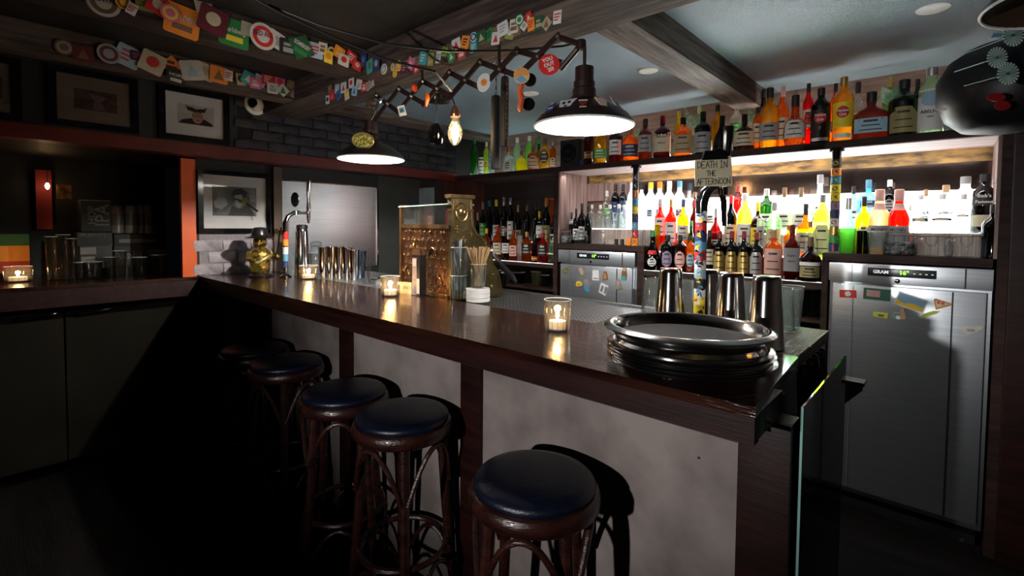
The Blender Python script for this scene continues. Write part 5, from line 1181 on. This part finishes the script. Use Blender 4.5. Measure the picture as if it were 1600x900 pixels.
def art4(t, W, H):
    pl(t, 'print', rect(-.36*W, .34*W, -.26*H, .30*H), mat('art_grey', (.24, .26, .25), .6, c2=(.06, .065, .065), scale=10))
    pl(t, 'dark_hair', [(-.08*W,.14*H),(-.02*W,.26*H),(.10*W,.28*H),(.20*W,.20*H),(.16*W,.10*H),(.02*W,.10*H)], BLACK, .006, .0062)
    pl(t, 'face', [(-.02*W,.14*H),(.10*W,.16*H),(.13*W,.0),(.06*W,-.10*H),(-.01*W,-.04*H)], mat('art_light', (.42, .44, .43), .6), .0063, .0065)
    pl(t, 'sunglasses', [(-.03*W,.08*H),(.13*W,.05*H),(.12*W,-.01*H),(.06*W,.0),(.04*W,.04*H),(-.02*W,.04*H)], BLACK, .0066, .0068)
    pl(t, 'hand', [(-.34*W,.0),(-.26*W,.10*H),(-.16*W,.08*H),(-.12*W,-.04*H),(-.22*W,-.14*H),(-.32*W,-.10*H)], mat('art_light', (.42, .44, .43), .6), .006, .0062)
    for k in range(4): pl(t, 'finger', [(.24*W+k*.022*W, .02*H), (.22*W+k*.028*W, .16*H), (.235*W+k*.028*W, .17*H), (.26*W+k*.022*W, .02*H)], mat('art_light', (.42, .44, .43), .6), .0063+k*.0001, .0066+k*.0001)
    pl(t, 'jacket', [(-.12*W,-.25*H),(-.06*W,-.06*H),(.06*W,-.12*H),(.20*W,-.02*H),(.32*W,-.25*H)], BLACK, .0062, .0064)
    pl(t, 'microphone', ell(.14*W, .03*H, .05*W, .07*H), mat('badge_gold', (.28, .23, .04), .3, .8), .007, .009)
    obj('microphone_arm', MB().tube([(.17*W, .0, .008), (.36*W, -.16*H, .009)], .007, 8), BLACK, t)
    obj('glass_cord', MB().tube([(.20*W, -.06*H, .008), (.24*W, -.2*H, .008), (.27*W, -.34*H, .008)], .0015, 5), BRN, t)
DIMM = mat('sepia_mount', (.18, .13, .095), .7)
framed(257, 141, 349, 219, XR+.003, 'framed caricature of a bespectacled man with horned hair', art1, .032)
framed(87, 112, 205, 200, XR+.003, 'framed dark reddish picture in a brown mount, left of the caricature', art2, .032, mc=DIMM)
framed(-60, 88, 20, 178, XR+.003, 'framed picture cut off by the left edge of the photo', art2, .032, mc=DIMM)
framed(316, 272, 415, 357, XW+.018, 'black and white framed photo above the pale bricks', art4, .03, tiltx=.0)
struct('frame_backing', bx(XR-.011, XR-.002, -3, 1.16, 1.933, 2.262), mat('bulkhead_black', (.008, .008, .009), .55), wl)
# ================================================================== LEFT END OF THE BAR
# golden figurine with a hat
fp = onZ(412, 431, BTOP); fp.x = max(fp.x, -3.45); fg = thing('figurine', 'gold and black figurine in a wide hat at the far end of the bar', 'figurine', (-3.36, 1.27, BTOP))
FGD = mat('figurine_gold', (.55, .38, .08), .3, .7, c2=(.05, .03, .01), scale=45, bump=.5, bscale=60); FBK = mat('figurine_black', (.015, .013, .012), .3)
obj('base', MB().lathe([(0, .075), (.008, .078), (.014, .07), (.018, .05)], 24, sx=1.2), FBK, fg)
obj('body', MB().lathe([(.014, .045), (.03, .056), (.06, .060), (.09, .062), (.12, .072), (.15, .070), (.175, .050), (.19, .030)], 22), FGD, fg, ang=1.2)
obj('chain_belt', MB().tube([(.066*cos(k*pi/10), .066*sin(k*pi/10), .115+.022*sin(k*pi/5)) for k in range(20)], .010, 6, closed=True), mat('cord_gold', (.7, .6, .3), .35, .7), fg)
obj('medallion', MB().prism(ell(0, 0, .036, .028, 20), 0, .012, frameM((.045, -.045, .06), (.70,.71,0), (0,0,1))), mat('badge_gold', (.28, .23, .04), .3, .8), fg)
hd = obj('head', MB().lathe([(.185, .020), (.195, .034), (.215, .042), (.24, .040), (.26, .030)], 20), FGD, fg, ang=1.2)
n = Vector((.85, -.52, 0)); s_ = Vector((.52, .85, 0))
for q in (-1, 1): obj('eye', MB().lathe([(-.006, .004), (0, .008), (.006, .004)], 10, tuple(n*.038+s_*q*.016+Vector((0,0,.228)))), FBK, hd)
obj('nose', MB().lathe([(-.008, .007), (0, .009), (.01, .003)], 10, tuple(n*.043+Vector((0,0,.214)))), FGD, hd)
obj('hat', MB().lathe([(.250, .082), (.256, .086), (.262, .060), (.270, .050), (.300, .046), (.318, .034), (.322, .01)], 28, sx=1.0), FBK, fg)
obj('arm', MB().tube([(.02, .06, .155), (.045, .085, .12), (.08, .075, .115), (.11, .07, .135)], [.018, .016, .014, .012], 10), FGD, fg)
obj('arm', MB().tube([(-.0, -.065, .155), (.03, -.085, .12), (.06, -.05, .105)], [.018, .016, .012], 10), FGD, fg)
obj('mace', MB().tube([(.09, .06, .10), (.10, .075, .20), (.11, .08, .28)], .006, 8), FBK, fg)
mb = MB()
for k in range(9): a_ = k*2.4; mb.lathe([(-.008, .003), (0, .009), (.008, .003)], 8, (.11+.014*cos(a_), .08+.014*sin(a_), .30+.003*k-.012))
obj('mace_head', mb, FGD, fg, kind='stuff')
# chrome beer tap
tp_ = onZ(446, 431, BTOP); tt = thing('beer_tap', 'chrome curved beer tap with stickers near the left wall', 'beer tap', (-3.20, 1.36, BTOP))
x0, y0 = tt.location.x, tt.location.y
def tl(px, py_): P = onY(px, py_, y0+(px-445)*.0042); return P-Vector((x0, y0, BTOP))
B0 = tl(446, 431)
obj('base_flange', MB().lathe([(0, .036), (.006, .038), (.014, .024), (.02, .018)], 20, (B0.x, B0.y, 0)), CHROME, tt)
pts = [tl(446, 428), tl(446, 380), tl(445, 350), tl(450, 338), tl(460, 332), tl(468, 332)]
obj('curved_tube', MB().tube(pts, [.016, .016, .0155, .014, .013, .012], 14), CHROME, tt)
obj('cross_tube', MB().tube([tl(458, 333), tl(482, 333)], .009, 10).lathe([(-.014,.014),(.014,.014)], 14, tuple(tl(461, 333))), CHROME, tt)
obj('faucet', MB().tube([tl(482, 349), tl(482, 340), tl(482, 325), tl(482, 312)], [.006, .013, .014, .009], 12), CHROME, tt)
obj('tap_handle', MB().tube([tl(482, 312), tl(482, 300), tl(482.5, 282)], [.009, .013, .015], 12), CHROME, tt)
obj('round_medallion', MB().prism(ell(0, 0, .024, .043, 28), -.006, .006, frameM(tl(461, 312), (.8,.6,0), (0,0,1))), GLOSSBLACK, tt)
obj('medallion_rim', MB().tube([frameM(tl(461, 312), (.8,.6,0), (0,0,1)) @ Vector((.026*cos(k*pi/12), .045*sin(k*pi/12), 0)) for k in range(24)], .004, 5, closed=True), CHROME, tt)
for k, (ya, yb, c_) in enumerate(((362, 374, 'red'), (374, 384, 'orange'), (386, 397, 'white'), (397, 408, 'blue'), (409, 418, 'navy'))):
    obj('sticker', MB().tube([tl(446, ya), tl(446, yb)], .0175, 14), cmat(c_), tt)
# row of steel tins, glasses and jars behind
tin(472, 357, 23, 1.50, 'tall capped mixing tin behind the chrome tap', zb=1.106, group='tins at the far end of the bar', m=TINM)
obj('tin_cap', MB().lathe([(0, .036), (.02, .036), (.026, .025)], 20, (yfor(472, 1.50, 1.4), 1.50, topz(472, 357, 1.5))), BLACK, label='black cap on the tall tin behind the chrome tap', cat='lid')
for i, (x, yt, w) in enumerate(((506, 386, 17), (518, 385, 17), (530, 385, 17), (542, 386, 17), (553, 390, 17))):
    tin(x, yt, w, 1.555+.012*i, ['leftmost tin of the five in a row near the tap', 'second tin from the left in the far row of five', 'middle tin of the five in the far row', 'fourth tin from the left in the far row', 'rightmost tin of the far row of five'][i], zb=1.106, up=True, group='tins at the far end of the bar', m=TINM)
tin(562, 392, 20, 1.70, 'dark rimmed tin behind the far row of five', zb=1.106, up=True, group='tins at the far end of the bar', m=mat('dark_tin', (.08, .10, .13), .2, .9))
tumbler(456, 392, 20, 1.62, 1.106, 'clear glass behind the chrome beer tap', n=16)
tumbler(494, 395, 20, 1.60, 1.106, 'clear glass between the tall tin and the row of five', n=16)
o = jar(494, 377, 21, 1.72, 1.106, 'jar with pale green lid behind the far tins', clip=False)
obj('steel_cup', MB().lathe([(0, .05), (.02, .055), (.03, .055), (.032, .03)], 20, (yfor(592, 1.62, 1.12), 1.62, 1.106)), CHROME, label='shallow steel cup left of the brass register', cat='cup')

# ================================================================== LEFT RECESS (dark)
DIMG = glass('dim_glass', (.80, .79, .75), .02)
for i, (x, yt, w, Y, lb) in enumerate(((82, 370, 16, .30, 'tall pint glass, leftmost group in the dark recess'), (100, 367, 18, .36, 'tall pint glass beside the leftmost one in the recess'), (113, 373, 14, .40, 'narrow glass right of the two tall ones in the recess'),
      (124, 410, 14, .42, 'low glass in front of the boxes in the recess'), (145, 409, 24, .46, 'wide low jar glass in the middle of the recess'), (172, 402, 15, .54, 'glass mug under the white lettering in the recess'), (187, 392, 18, .58, 'taller stemmed glass in the recess'),
      (218, 402, 20, .66, 'glass right of centre in the recess'), (250, 398, 22, .76, 'wide glass near the orange post in the recess'))):
    q = onZ(x, 436, BTOP)
    P = onX(x, 420, -3.90); tumbler(x, yt, w, P.y, BTOP, lb, g=DIMG, n=16, group='glasses in the dark recess')
def rbox(x0, y0, x1, y1, X, m, label, depth=.16):
    A = onX(x0, y0, X); B = onX(x1, y1, X); t = thing('beer_carton', label, 'carton', MW=wallX((X, A.y, B.z)), group='beer cartons in the dark recess')
    W, H = B.y-A.y, A.z-B.z; obj('carton', MB().cbox(0, W, 0, H, -depth, 0, .004), m, t); return t, W, H
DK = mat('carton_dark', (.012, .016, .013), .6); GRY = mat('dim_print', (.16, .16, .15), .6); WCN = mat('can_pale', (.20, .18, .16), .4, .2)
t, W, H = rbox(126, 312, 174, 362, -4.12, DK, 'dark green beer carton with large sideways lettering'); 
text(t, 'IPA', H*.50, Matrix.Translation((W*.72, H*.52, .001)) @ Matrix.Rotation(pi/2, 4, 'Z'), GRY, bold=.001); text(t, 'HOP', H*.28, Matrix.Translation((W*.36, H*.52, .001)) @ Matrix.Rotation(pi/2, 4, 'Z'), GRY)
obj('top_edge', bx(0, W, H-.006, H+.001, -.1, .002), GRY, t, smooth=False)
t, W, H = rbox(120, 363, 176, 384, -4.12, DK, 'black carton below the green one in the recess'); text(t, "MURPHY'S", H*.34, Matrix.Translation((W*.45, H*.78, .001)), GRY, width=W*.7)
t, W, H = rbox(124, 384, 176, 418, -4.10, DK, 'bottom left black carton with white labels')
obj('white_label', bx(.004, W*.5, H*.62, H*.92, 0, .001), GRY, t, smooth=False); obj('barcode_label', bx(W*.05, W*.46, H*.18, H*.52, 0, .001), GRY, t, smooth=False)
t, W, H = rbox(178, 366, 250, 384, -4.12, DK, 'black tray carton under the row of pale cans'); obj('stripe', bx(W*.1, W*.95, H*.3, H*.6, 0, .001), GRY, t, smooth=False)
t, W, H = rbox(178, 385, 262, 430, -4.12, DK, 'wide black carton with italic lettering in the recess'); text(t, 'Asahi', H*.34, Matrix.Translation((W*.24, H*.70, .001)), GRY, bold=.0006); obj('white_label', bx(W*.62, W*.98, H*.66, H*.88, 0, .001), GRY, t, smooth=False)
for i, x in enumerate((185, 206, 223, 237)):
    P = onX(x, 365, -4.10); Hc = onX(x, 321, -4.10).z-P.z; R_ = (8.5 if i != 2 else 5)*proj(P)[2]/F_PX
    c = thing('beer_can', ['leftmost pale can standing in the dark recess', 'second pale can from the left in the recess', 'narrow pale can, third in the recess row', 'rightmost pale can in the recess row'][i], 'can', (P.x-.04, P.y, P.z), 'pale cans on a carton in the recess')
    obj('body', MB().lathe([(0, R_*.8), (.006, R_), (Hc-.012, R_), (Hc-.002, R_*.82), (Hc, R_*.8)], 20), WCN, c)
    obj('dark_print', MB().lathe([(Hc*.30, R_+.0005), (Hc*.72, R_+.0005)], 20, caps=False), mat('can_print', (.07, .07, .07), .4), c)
ob = onX(74, 291, -4.3); fl_ = thing('string_light', 'small glowing bulb in the dark recess at the left', 'light', tuple(ob))
obj('bulb', MB().lathe([(-.02, .003), (-.01, .010), (.004, .012), (.02, .006)], 14), mat('small_bulb', (1, .9, .6), .4, emit=14, ecol=(1, .75, .4)), fl_)
obj('cord', MB().tube([(0,0,.02), (0,0,.10)], .002, 5), CAB, fl_)
lamp('string_light_glow', 'POINT', tuple(ob+Vector((.02,0,0))), .12, (1, .5, .2), shadow_soft_size=.01)
P = onX(66, 290, -4.34); obj('red_drape', MB().prism(rect(P.y-.03, P.y+.045, P.z-.28, P.z+.10), 0, .01, wallX((-4.36, 0, 0))), mat('deep_red_cloth', (.20, .01, .01), .8), label='narrow red drape behind the small bulb in the recess', cat='drape', smooth=False)
A = onX(88, 288, -4.3); B = onX(112, 311, -4.3); obj('small_picture', MB().prism(rect(A.y, B.y, B.z, A.z), 0, .01, wallX((-4.3, 0, 0))), mat('amber_print', (.30, .14, .04), .6, c2=(.05, .02, .01), scale=30), label='small amber picture right of the glowing bulb', cat='picture', smooth=False)
# striped flag cloth at the left edge
A = onX(-30, 366, -4.1); B = onX(47, 425, -4.1); fc = thing('striped_flag', 'green, yellow and red striped flag at the left edge', 'flag', MW=wallX((-4.1, 0, 0)))
for k, (c_, f0, f1) in enumerate((((.01, .07, .02), .70, 1), ((.45, .17, .02), .30, .70), ((.22, .015, .01), 0, .30))):
    z0 = B.z+(A.z-B.z)*f0; z1 = B.z+(A.z-B.z)*f1
    obj('stripe', MB().prism(rect(A.y, B.y, z0, z1), 0, .003), mat('flag_stripe_%d' % k, c_, .8), fc, smooth=False)

# ================================================================== BEER MATS PINNED TO THE BEAMS
KC = {'white': (.62,.60,.57), 'cream': (.58,.50,.36), 'red': (.58,.03,.035), 'green': (.03,.22,.06), 'dgreen': (.02,.10,.04), 'blue': (.05,.17,.40), 'lblue': (.35,.50,.62), 'navy': (.02,.04,.13), 'teal': (.05,.34,.36), 'yellow': (.80,.60,.05), 'orange': (.85,.26,.03), 'brown': (.20,.11,.06), 'beige': (.42,.34,.22), 'pink': (.72,.14,.30), 'maroon': (.13,.02,.03), 'olive': (.26,.28,.06), 'grey': (.32,.33,.34), 'black': (.02,.02,.02)}
def km(k): return mat('mat_print_'+k, KC[k], .55, var=.1)
ART = ('disc', 'bars', 'tri', 'block')
def mat_poly(sh, r):
    if sh == 'o': return ell(0, 0, r, None, 24)
    if sh == 'd': return [(-r*1.2, 0), (0, -r*1.2), (r*1.2, 0), (0, r*1.2)]
    if sh == 't': return rect(-r*.72, r*.72, -r, r)
    return [(-r*.86, -r), (r*.86, -r), (r, -r*.86), (r, r*.86), (r*.86, r), (-r*.86, r), (-r, r*.86), (-r, -r*.86)]
def beermat(px, py_, sz, sh, c1, c2, plane, beam, label, word=None, seed=0, lay=0):
    rnd = random.Random(seed)
    if plane == 'U': P = onX(px, py_, -2.166+.004+lay*.0035); MM = wallX(P); k = P
    elif plane == 'L': P = onX(px, py_, -2.926+.004+lay*.0035); MM = wallX(P)
    else: P = onY(px, py_, 1.301-.004-lay*.0035); MM = wallY(P)
    t_ = proj(P)[2]; r = sz/2*t_/F_PX*1.08; a = rnd.uniform(-.35, .35)
    if sh == 'o': a *= .5
    t = thing('beer_mat', label, 'beer mat', MW=MM @ Matrix.Rotation(a, 4, 'Z') @ Matrix.Rotation(rnd.uniform(-.10, .10), 4, 'Y'), group='beer mats pinned along the '+beam)
    obj('card', MB().prism(mat_poly(sh, r), 0, .0016), km(c1), t, smooth=False)
    q = r*.78; kind = rnd.choice(ART)
    if word and sh != 'o': pl(t, 'print', rect(-r*.55, r*.6, -r*.62, -r*.22), km(c2), .0016, .0021)
    elif sh == 'o': pl(t, 'print', ell(0, 0, q, None, 20), km(c2), .0016, .0021); pl(t, 'print', ell(0, 0, q*.62, None, 18), km(c1), .0021, .0024)
    elif kind == 'disc': pl(t, 'print', ell(0, r*.1, r*.52, None, 16), km(c2), .0016, .0021)
    elif kind == 'bars':
        for k_2 in range(3): pl(t, 'print', rect(-r*.58, r*(.58-.2*k_2), r*(.36-.42*k_2), r*(.56-.42*k_2)), km(c2), .0016, .0021)
    elif kind == 'tri': pl(t, 'print', [(-r*.55, -r*.6), (r*.55, -r*.6), (0, r*.6)], km(c2), .0016, .0021)
    else: pl(t, 'print', rect(-r*.58, r*.58, -r*.62, -r*.05), km(c2), .0016, .0021); pl(t, 'print', rect(-r*.5, r*.3, r*.15, r*.5), km(c2), .0016, .0021)
    if word: text(t, word, r*.5, Matrix.Translation((0, r*.18, .0026)), km('white') if c1 != 'white' and c1 != 'cream' else km('maroon'), width=r*1.45, bold=.0006)
    return t
CN = {'lblue': 'light blue', 'dgreen': 'dark green', 'navy': 'navy blue'}
SN = {'o': 'round', 's': 'square', 'd': 'diamond-turned', 't': 'upright oblong'}
LISTS = [('upper beam left of the corner', 'U', [(162,4,40,'o','white','brown','CENTRE'),(193,4,20,'o','yellow','red'),(206,14,17,'t','white','red'),(226,5,22,'s','olive','brown'),(246,8,26,'s','red','cream'),(266,20,25,'o','pink','yellow'),(285,33,44,'s','orange','brown','GOLDEN'),(318,8,22,'s','cream','beige'),(333,32,38,'s','maroon','cream'),(366,52,40,'s','green','yellow','Carlsberg'),(385,45,20,'t','beige','grey'),(411,57,38,'o','white','red','RED ALE'),(431,62,24,'s','white','grey'),(450,74,24,'s','black','grey'),(471,74,34,'d','dgreen','green','SOMERSBY'),
   (493,79,22,'s','lblue','red'),(505,76,17,'t','white','brown'),(513,89,18,'t','yellow','orange'),(518,80,15,'o','navy','yellow'),(530,82,17,'s','orange','yellow'),(537,94,17,'s','white','red'),(549,90,17,'s','red','white'),(558,102,14,'s','red','cream')]),
 ('broad beam right of the corner', 'Y', [(568,94,19,'s','navy','blue'),(578,104,19,'s','teal','green'),(588,100,18,'s','navy','grey'),(600,108,15,'o','white','grey'),(614,105,12,'o','grey','yellow'),(617,115,11,'o','yellow','orange'),(623,103,15,'o','yellow','pink'),(632,106,17,'s','maroon','grey'),(642,99,19,'d','pink','white'),(650,107,13,'s','red','white'),(661,91,18,'s','teal','white'),(673,93,18,'t','olive','beige'),(685,90,16,'t','white','blue'),(695,80,15,'t','olive','green'),(705,88,16,'s','green','white'),(713,70,18,'s','white','red'),(721,83,16,'s','red','white'),(727,66,18,'s','orange','black'),(740,58,14,'o','lblue','navy'),(740,74,14,'s','teal','white'),(752,58,18,'s','dgreen','beige'),(765,54,16,'s','green','black'),(775,60,18,'s','white','red'),(786,45,20,'s','white','grey'),(797,52,17,'s','olive','white'),(803,41,20,'t','white','brown'),(812,31,16,'o','green','white'),(808,48,15,'s','brown','cream'),(819,41,13,'d','white','grey'),(830,38,18,'t','orange','red'),(826,27,14,'s','red','white'),(842,36,19,'s','dgreen','beige'),(854,37,18,'d','beige','brown'),(871,27,19,'t','white','red')]),
 ('lower beam on the wall', 'L', [(100,74,22,'o','brown','grey'),(130,84,24,'s','maroon','brown'),(170,84,28,'o','grey','maroon'),(200,88,30,'s','lblue','red'),(213,87,14,'s','navy','red'),(238,98,30,'s','cream','red'),(268,102,24,'d','orange','maroon'),(275,120,24,'s','black','white','HOPS'),(300,110,28,'s','white','lblue'),(320,112,24,'s','cream','beige'),(342,117,24,'s','orange','brown'),(357,118,15,'t','white','red'),(376,124,17,'t','beige','black'),(388,122,18,'s','teal','white'),(399,130,15,'s','pink','white'),(406,126,16,'s','lblue','grey'),(418,124,16,'s','red','white'),(426,138,15,'s','white','grey'),(437,128,15,'s','pink','red'),(442,141,16,'d','white','green'),(456,133,15,'s','brown','beige'),(463,147,14,'s','grey','white'),(469,137,15,'s','pink','white'),(479,146,14,'s','lblue','navy'),(491,144,14,'d','grey','green')]),
 ('beam end beside the corner', 'Y', [(516,140,14,'s','brown','beige'),(519,149,14,'s','red','pink'),(512,156,12,'t','white','navy'),(527,139,13,'s','lblue','white'),(529,148,13,'s','blue','navy'),(537,137,15,'s','white','red'),(542,148,15,'t','cream','yellow'),(549,130,14,'s','white','red'),(554,142,14,'s','lblue','blue'),(561,132,14,'s','white','grey'),(569,136,13,'s','red','white'),(576,134,12,'s','grey','red'),(582,131,9,'s','beige','white')])]
for beam, plane, L in LISTS:
    prev = None; seen = set()
    for i, e in enumerate(L):
        x, y, sz, sh, c1, c2 = e[:6]; word = e[6] if len(e) > 6 else None
        d = '%s %s beer mat' % (CN.get(c1, c1), SN[sh]); pd = None
        lb = '%s with %s print, %s' % (d, CN.get(c2, c2), beam)
        if prev: lb = '%s with %s print, right of the %s one, %s' % (d, CN.get(c2, c2), prev, beam.replace(' of the corner', '').replace(' beside the corner', '').replace(' on the wall', ''))
        ws_ = lb.split()
        if len(ws_) > 16: lb = lb.replace(' beer mat', ' mat', 1).replace('upright ', '').replace('diamond-turned', 'tilted'); 
        if len(lb.split()) > 16: lb = ' '.join(lb.split()[:16])
        if lb in USED: lb = lb.replace('print', 'artwork', 1).replace('right of', 'just above')
        USED[lb] = 1
        beermat(x, y, sz, sh, c1, c2, plane, beam, lb, word, i*7+len(beam), i % 3)
        prev = '%s %s' % (CN.get(c1, c1), {'o': 'round', 's': 'square', 'd': 'tilted', 't': 'oblong'}[sh])
# ================================================================== UPPER RIGHT CORNER
bl = at(1578, 132, 1.78); BLB = thing('black_globe', 'large glossy black globe hanging in front of the shelf end', 'lamp', tuple(bl))
k_ = 1.78/F_PX
obj('globe', MB().lathe([(-73*k_, 30*k_), (-68*k_, 56*k_), (-50*k_, 76*k_), (-20*k_, 88*k_), (15*k_, 88*k_), (42*k_, 74*k_), (60*k_, 48*k_), (68*k_, 20*k_)], 40), mat('globe_black', (.006, .006, .008), .45, spec=.3), BLB, ang=1.3)
obj('suspension', MB().tube([(0,0,66*k_), (0,0,CZ-bl.z)], .006, 8), BRONZE, BLB)
obj('white_mark', MB().prism(rect(-.018, .018, -.004, .004), 0, .001, frameM(at(1471, 171, 1.62)-bl, rgt+Vector((0,0,.1)), (0,0,1))), WHITE, BLB, smooth=False)
for i, (x, y, r) in enumerate(((1583, 55, 17), (1558, 90, 16), (1575, 115, 17))):
    P = at(x, y, 1.50); k2 = 1.5/F_PX; t = thing('paper_pinwheel', ['topmost green and white paper pinwheel', 'left green and white paper pinwheel, the middle one', 'lowest green and white paper pinwheel'][i], 'decoration', MW=frameM(P, rgt, (0,0,1)), group='green and white paper pinwheels')
    for k in range(20):
        a = k*2*pi/20; b = a+.17; m_ = cmat('white') if 0 else mat('pinwheel_white', (.50, .62, .58), .6)
        obj('blade', MB().prism([(.15*r*k2*cos(a), .15*r*k2*sin(a)), (r*k2*cos(a-.02), r*k2*sin(a-.02)), (r*1.04*k2*cos((a+b)/2), r*1.04*k2*sin((a+b)/2)), (r*k2*cos(b), r*k2*sin(b))], 0, .001), m_, t, smooth=False)
    obj('backing', MB().prism(ell(0, 0, r*k2*.9), -.0015, -.0003), mat('pinwheel_green', (.02, .13, .09), .6), t, smooth=False)
    obj('stem', MB().tube([(0,0,-.003), (.05, .02, -.20)], .002, 5), CAB, t)
for i, (x, y, w_, h_) in enumerate(((1556, 152, 16, 7), (1566, 165, 14, 8))):
    obj('red_reflector', MB().prism(ell(0, 0, w_*k_*.8, h_*k_*.8), 0, .002, frameM(at(x, y, 1.575), rgt, (0,0,1))), mat('reflector_red', (.30, .01, .01), .4), label=['upper small red disc hanging before the black globe', 'lower small red disc hanging before the black globe'][i], cat='decoration', smooth=False)
obj('blue_tag', MB().prism([(-.016, -.006), (.014, -.003), (.018, .006), (-.010, .006)], 0, .002, frameM(at(1557, 56, 1.5), rgt, (0,0,1))), cmat('blue'), label='small blue tag left of the topmost pinwheel', cat='decoration', smooth=False)

# ================================================================== FRIDGE MAGNETS
def magnet(x, y, polys, label, ang=0, Y=YS-.0165, group='magnets on the left fridge'):
    """polys: (pixel polygon about the centre, colour, layer)"""
    P = onY(x, y, Y); k = proj(P)[2]/F_PX; t = thing('fridge_magnet', label, 'magnet', MW=wallY(P) @ Matrix.Rotation(ang, 4, 'Z'), group=group)
    for i, (p, m) in enumerate(polys):
        obj('base' if i == 0 else 'detail', MB().prism([(a*k, b*k) for a, b in p], i*.002, (i+1)*.002+.001), m, t, smooth=False)
MC = lambda n, c: mat('magnet_'+n, c, .5)
GRN, TAN_, BWN, YLW, BLU, GRYM, PNK = MC('green', (.16,.30,.08)), MC('tan', (.55,.38,.20)), MC('brown', (.22,.11,.04)), MC('yellow', (.80,.55,.05)), MC('blue', (.06,.28,.50)), MC('grey', (.25,.25,.27)), MC('pink', (.55,.30,.28))
magnet(884, 423, [([(-5,-2),(-2,-5),(4,-3),(5,2),(2,5),(-4,3)], BWN), ([(-4,0),(3,-3),(4,0),(-3,3)], GRN)], 'green and brown sandwich magnet, leftmost on the left fridge')
magnet(908, 424, [([(-4,5),(0,6),(4,1),(4,-5),(1,-5),(-3,0)], TAN_), ([(-2,3),(1,4),(3,-1),(0,-2)], PNK)], 'pink and tan shell-shaped magnet, upper left on the left fridge')
magnet(931, 430, [(rect(-6,6,-8,8), MC('white', (.8,.8,.8))), (rect(-4,4,-6,-4), GRYM)], 'pale square paper magnet in the middle of the left fridge')
magnet(946, 431, [([(-5,-8),(5,-6),(3,4),(1,8),(-1,6),(-3,8)], BWN), ([(-2,-5),(3,-4),(1,4),(-2,4)], MC('amber', (.55,.25,.06)))], 'brown pointed-eared animal magnet on the left fridge')
magnet(975, 428, [([(-4,-10),(4,-10),(5,0),(3,10),(-1,11),(-4,2)], BWN), (ell(1,7,3), TAN_), ([(-4,-10),(3,-10),(4,-4),(-4,-4)], MC('teal', (.05,.32,.32)))], 'small standing figure magnet at the upper right of the left fridge')
magnet(905, 443, [([(-7,-3),(-3,-5),(5,-3),(6,1),(1,4),(-4,3)], YLW), (rect(-2,1,-2,0), BWN)], 'yellow toy car magnet low on the left fridge')
magnet(918, 446, [([(-7,8),(-5,-8),(4,-10),(6,-1),(9,3),(5,2),(2,8),(-3,10)], GRYM), ([(-6,-2),(-5,-8),(4,-10),(4,-2)], BLU)], 'blue and grey mitten magnet low on the left fridge')
magnet(943, 452, [([(-9,-5),(4,-10),(9,6),(-4,10)], MC('white', (.8,.8,.8))), ([(-6,-3),(-2,-5),(1,5),(-2,7)], GRYM), ([(1,-6),(4,-7),(7,4),(4,5)], GRYM)], 'newspaper-like checked magnet tilted on the left fridge')
magnet(966, 445, [([(-7,-4),(0,-9),(8,-5),(5,0),(3,8),(-2,9),(-5,3)], GRYM), ([(-1,-8),(7,-5),(5,-2),(-2,-4)], GRN), (ell(1,3,3,4), PNK)], 'grey and pink magnet with green foot, right side of the left fridge')
G7 = 'magnets on the right fridge'
magnet(1325, 459, [(rect(-11,11,-6,6), MC('red', (.65,.04,.03))), (ell(0,0,4), MC('white', (.8,.8,.8)))], 'small red card magnet with a white roundel', .05, group=G7)
magnet(1370, 460, [(rect(-17,17,-9,9), MC('dgreen', (.03,.12,.08))), (rect(-13,4,-4,6), PNK)], 'dark green postcard magnet at the top of the right fridge', -.02, group=G7)
magnet(1423, 472, [(rect(-19,19,-11,11), MC('white', (.8,.8,.8))), (rect(-17,17,-9,9), MC('sky', (.22,.38,.55))), ([(-17,-9),(17,-9),(17,-3),(4,-1),(-8,-5),(-17,-2)], YLW)], 'tilted blue and yellow landscape postcard magnet', -.32, group=G7)
magnet(1376, 492, [([(-10,-3),(8,-5),(10,4),(-9,4)], MC('lime', (.55,.60,.08))), (rect(-3,4,-2,1), BWN)], 'small lime yellow magnet under the dark green postcard', group=G7)
magnet(1405, 491, [([(-9,-6),(-3,-9),(3,-8),(8,-6),(7,2),(5,10),(2,9),(1,2),(-7,4)], TAN_), (ell(-3,-3,5,4), MC('teal', (.05,.32,.32))), (ell(-1,-5,3), MC('white', (.8,.8,.8)))], 'tan bottle-shaped magnet with a teal round face', group=G7)
magnet(1453, 491, [([(-12,-6),(-6,-6),(8,2),(12,6),(4,6),(-8,0)], MC('corn', (.45,.55,.06)))], 'green and yellow corn cob magnet on the right fridge', group=G7)
magnet(1473, 476, [([(-11,7),(-9,9),(11,3),(10,0),(-8,-9)], MC('crust', (.55,.25,.08))), ([(-9,6),(8,2),(-7,-6)], MC('cheese', (.80,.60,.25))), (ell(-5,3,2), MC('red', (.65,.04,.03))), (ell(0,2,2), MC('red', (.65,.04,.03)))], 'pizza slice magnet at the right of the right fridge', group=G7)
magnet(1519, 515, [([(-13,0),(-7,-8),(2,-5),(12,2),(14,6),(10,6),(2,5),(-6,6)], MC('milk', (.60,.58,.52))), (rect(-6,3,-3,1), GRYM)], 'small white milk bottle magnet, lying on its side', .1, group=G7)
# faint scratches of light dots: screws at the corner of the counter
for i, (x, y) in enumerate(((309, 456), (312, 459))): 
    P = onX(x, y, -3.572); obj('counter_screw', MB().lathe([(-.002, .003), (.002, .002)], 8, tuple(P)), CHROME, bar)
